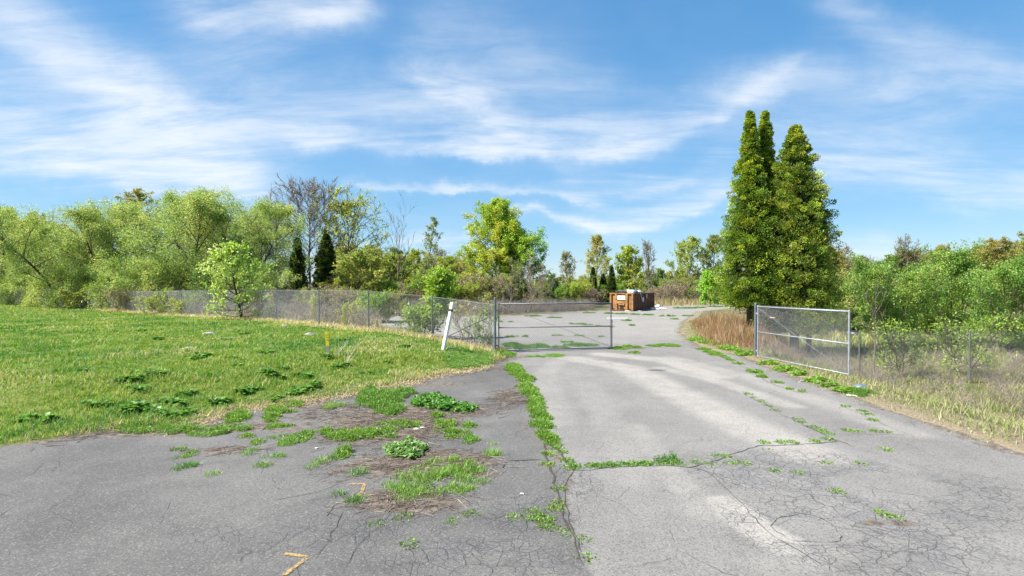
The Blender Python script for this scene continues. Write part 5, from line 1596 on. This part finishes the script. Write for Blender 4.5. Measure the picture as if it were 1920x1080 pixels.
# ------------------------------------------------------------------ dumpster
DP = Vector((11.6, 51.0, 0))
U = Vector((3.4, 5.0, 0)).normalized(); Wv = Vector((-U.y, U.x, 0))     # U along the long side, Wv across the front
Zv = Vector((0, 0, 1)); LEN, WID, HT, B0 = 6.05, 2.4, 1.66, .15
dp = empty('dumpster', DP); tag(dp, 'large rusty orange-brown open dumpster piled with rubbish on the far lot', 'dumpster')
AX = (U, Wv, Zv)
q = lambda u, w, z: U * u + Wv * w + Zv * z
def bx(nm, u0, u1, w0, w1, z0, z1, mt, par=dp):
    mb = MB(); mb.box(q((u0 + u1) / 2, (w0 + w1) / 2, (z0 + z1) / 2), (abs(u1 - u0), abs(w1 - w0), abs(z1 - z0)), axes=AX); return mb.build(nm, mt, par)
bx('floor', .1, LEN - .1, .1, WID - .1, B0, B0 + .08, M_RUSTD)
sp_ = bx('side_panel', .05, LEN - .05, .06, .10, B0 + .08, HT - .06, M_SIDE_SHADE)
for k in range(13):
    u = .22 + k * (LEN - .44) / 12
    bx('rib', u - .055, u + .055, -.035, .058, B0 + .14, HT - .10, M_SIDE_SHADE, sp_)
sp2 = bx('side_panel', .05, LEN - .05, WID - .10, WID - .06, B0 + .08, HT - .06, M_RUSTY)
for k in range(13):
    u = .22 + k * (LEN - .44) / 12
    bx('rib', u - .055, u + .055, WID - .058, WID + .035, B0 + .14, HT - .10, M_RUSTY, sp2)
for w0, w1, mt in ((-.05, .10, M_RUSTD), (WID - .10, WID + .05, M_RUSTY)):  # near top rail is browner too, shade put into its colour
    bx('top_rail', .12, LEN, w0, w1, HT - .06, HT + .06, mt)
    bx('bottom_rail', .12, LEN, w0, w1, B0 - .03, B0 + .12, M_RUSTD)
fp = bx('front_panel', .10, .14, .10, WID - .10, B0, HT - .04, M_RUSTY)
for w0, w1 in ((.0, .17), (.56, .76), (WID - .76, WID - .56), (WID - .17, WID)):
    bx('upright_beam', -.04, .098, w0, w1, B0 - .02, HT, M_RUSTY, fp)
bx('top_beam', -.03, .118, -.05, WID + .05, HT + .002, HT + .10, M_RUSTY, fp)
bx('bottom_beam', -.06, .098, -.03, WID + .03, B0 - .12, B0 - .022, M_RUSTD, fp)
bx('cross_beam', -.03, .098, .762, WID - .762, .72, .98, M_RUSTY, fp)
bx('hook_box', -.02, .098, .90, WID - .90, B0 + .42, B0 + .54, M_RUSTY, fp)
bx('hook_recess_shade', .06, .099, 1.02, WID - 1.02, B0 - .015, B0 + .41, M_HOLE, fp)  # solid dark block before the panel, painted as the shade of a hole
for w0, w1 in ((.19, .24), (WID - .24, WID - .19)):
    bx('panel_seam', .085, .099, w0 + .03, w1 + .03, B0 + .1, HT - .12, M_HOLE, fp)
sg = bx('sign_plate', -.012, .05, .80, WID - .80, 1.08, 1.50, M_SIGN, fp)
bx('rear_door', LEN - .06, LEN, .1, WID - .1, B0, HT - .05, M_RUSTD)
for u in (.7, LEN - .7):
    for w_ in (.35, WID - .35):
        mb = MB(); mb.tube(q(u, w_ - .08, .10), q(u, w_ + .08, .10), .10); mb.build('wheel', M_RUSTD, dp)
mb = MB(); mb.box(q(-.0135, 1.32, 1.30), (.002, .16, .10), axes=AX); mb.build('blue_emblem', M_BLUE, dp)
s2 = bx('notice_plate', 2.35, 2.75, -.05, -.038, .85, 1.28, simple('grey_notice', (.55, .58, .62), .5), sp_)
bx('pale_sticker', 3.55, 3.68, -.05, -.038, 1.2, 1.6, M_SIGN, sp_)
# rubbish in and around it
def rub(nm, lb, cat, u, w, z, size, mt, sd2, rz=0):
    o = lump(nm, size, mt, sd2); o.location = DP + q(u, w, z); o.rotation_euler = (0, 0, math.atan2(U.y, U.x)); tag(o, lb, cat); return o
rub('rubbish_bag', 'big white rubbish bag heaped above the dumpster rim, left of the blue-grey one', 'rubbish bag', 1.6, .95, 1.76, (.62, .5, .30), M_BAG, 1)
rub('rubbish_bag', 'blue-grey bag between the white bags on top of the dumpster', 'rubbish bag', 2.4, .9, 1.80, (.42, .4, .28), M_BLUEBAG, 2)
rub('rubbish_bag', 'long white bag nearest the rear on top of the dumpster', 'rubbish bag', 3.6, .8, 1.74, (.85, .5, .24), M_BAG, 3, 1.0)
rub('rubbish_bag', 'dark rubbish lump on top of the dumpster near its front', 'rubbish bag', .8, 1.5, 1.76, (.5, .5, .17), M_HOLE, 4)
rub('rubbish_bag', 'white crumpled sheet on top of the dumpster at its front corner', 'rubbish', .9, .6, 1.78, (.3, .3, .16), M_BAG, 5)
rub('rubbish_heap', 'dark layer of rubbish filling the dumpster', 'rubbish', 3.0, 1.2, 1.3, (2.4, .85, .35), M_BLUEBAG, 6)
mb = MB()
for i in range(4):
    mb.box(q(1.75 + i * .11, -.075 - .01 * (i % 2), 1.66 - i * .17), (.17, .025, .22), axes=AX)
o = mb.build('hanging_cloth', M_CLOTH); o.location = DP; tag(o, 'tan cloth strip hanging over the side rail of the dumpster', 'cloth')
mb = MB(); mb.tube(q(.3, 1.9, 1.9), q(1.9, 1.3, 2.02), .04, None, 6); o = mb.build('timber_offcut', M_TIMBER); o.location = DP; tag(o, 'timber offcut sticking out at the front of the rubbish pile', 'timber')
for i, (px, py, sz, mt, lb) in enumerate([(1180, 584.5, (.42, .2, .05), M_BAG, 'flat white litter in front of the dumpster corner'), (1198, 584.5, (.4, .2, .05), M_BAG, 'flat white litter under the dumpster side'),
        (1212, 582.5, (.55, .3, .09), M_BLUEBAG, 'blue-grey sheet lying along the dumpster side'), (1229, 582, (.5, .25, .12), M_BAG, 'white rubbish pile at the rear corner of the dumpster'), (1236, 581.3, (.6, .3, .15), M_BAG, 'pale rubbish spread right of the dumpster'),
        (1243, 581.8, (.35, .2, .08), M_CLOTH, 'tan litter at the right end of the rubbish spread'), (1233, 577, (.35, .3, .2), M_BAG, 'small white heap behind the rear corner of the dumpster')]):
    c = G(px, py); o = lump('litter', sz, mt, 40 + i); o.location = (c.x, c.y, sz[2] * .5); tag(o, lb, 'litter')
c = G(1158, 599); mb = MB(); mb.box((0, 0, .03), (1.5, .35, .05)); o = mb.build('white_board', M_WHITE); o.location = (c.x, c.y, .004); tag(o, 'white flat board lying on the lot right of the left gate', 'board')

# ------------------------------------------------------------------ small things
c = G(1613, 729); o = lump('hubcap', (.17, .14, .09), M_CHROME, 8, sub=2, rough=.05); o.location = c + Vector((0, 0, .05)); tag(o, 'dull metal dome like a hubcap behind the rounded tuft on the right verge', 'hubcap')
c = G(1520, 716); mb = MB(); mb.tube((-.28, .02, .03), (.22, -.04, .03), .03, .025, 8); o = mb.build('pipe_piece', M_WOODG); o.location = c; tag(o, 'grey pipe piece lying at the drive edge below the open gate', 'pipe')
c = G(1597, 744); mb = MB(); mb.box((0, 0, .012), (.22, .07, .02)); o = mb.build('white_scrap', M_WHITE); o.location = c; o.rotation_euler = (0, 0, -.5); tag(o, 'white scrap at the drive edge left of the rounded tuft', 'litter')
c = G(845, 632); o = lump('red_can', (.05, .05, .07), M_RED, 9, sub=1, rough=.1); o.location = c + Vector((0, 0, .07)); tag(o, 'small red can at the fence foot right of the leaning white post', 'litter')
for i, (px, py, sz, lb) in enumerate([(392, 628, (.30, .2, .12), 'pale flat stone on the lawn at left, before the fence'), (580, 629, (.26, .18, .10), 'pale stone in the lawn left of the yellow stake'), (355, 655, (.25, .18, .08), 'flat pale stone in the middle of the left lawn'), (533, 613, (.22, .16, .1), 'grey stone in the dry grass near the fence')]):
    c = G(px, py); o = lump('stone', sz, M_STONE, 60 + i, rough=.15); o.location = c + Vector((0, 0, .02)); tag(o, lb, 'stone')
for i, (px, py, lb) in enumerate([(780, 811, 'white crumpled paper in the dirt above the round-leaved clump'), (792, 808, 'smaller white paper scrap beside the crumpled paper'), (594, 847, 'white scrap on the apron above the grey-green tuft'), (404, 800, 'white scrap in the weeds at the lawn foot'), (978, 935, 'tiny white scrap on the dark apron near the drive')]):
    c = G(px, py); s = .055 if i < 2 else .03; o = lump('paper_scrap', (s, s * .6, s * .35), M_WHITE, 80 + i, sub=1); o.location = c + Vector((0, 0, .015)); tag(o, lb, 'litter')
mb = MB(); c = G(835, 656); mb.tube(c + Vector((.05, 0, .03)), c + Vector((.5, .12, .07)), .02, .016, 6); o = mb.build('fallen_stick', M_WOODG); tag(o, 'pale stick lying at the foot of the leaning white post', 'stick')

print('TRIS', sum(len(o.data.loops) - 2 * len(o.data.polygons) for o in COL.objects if o.type == 'MESH'),
      'UNIQUE', sum(len(m.loops) - 2 * len(m.polygons) for m in bpy.data.meshes))
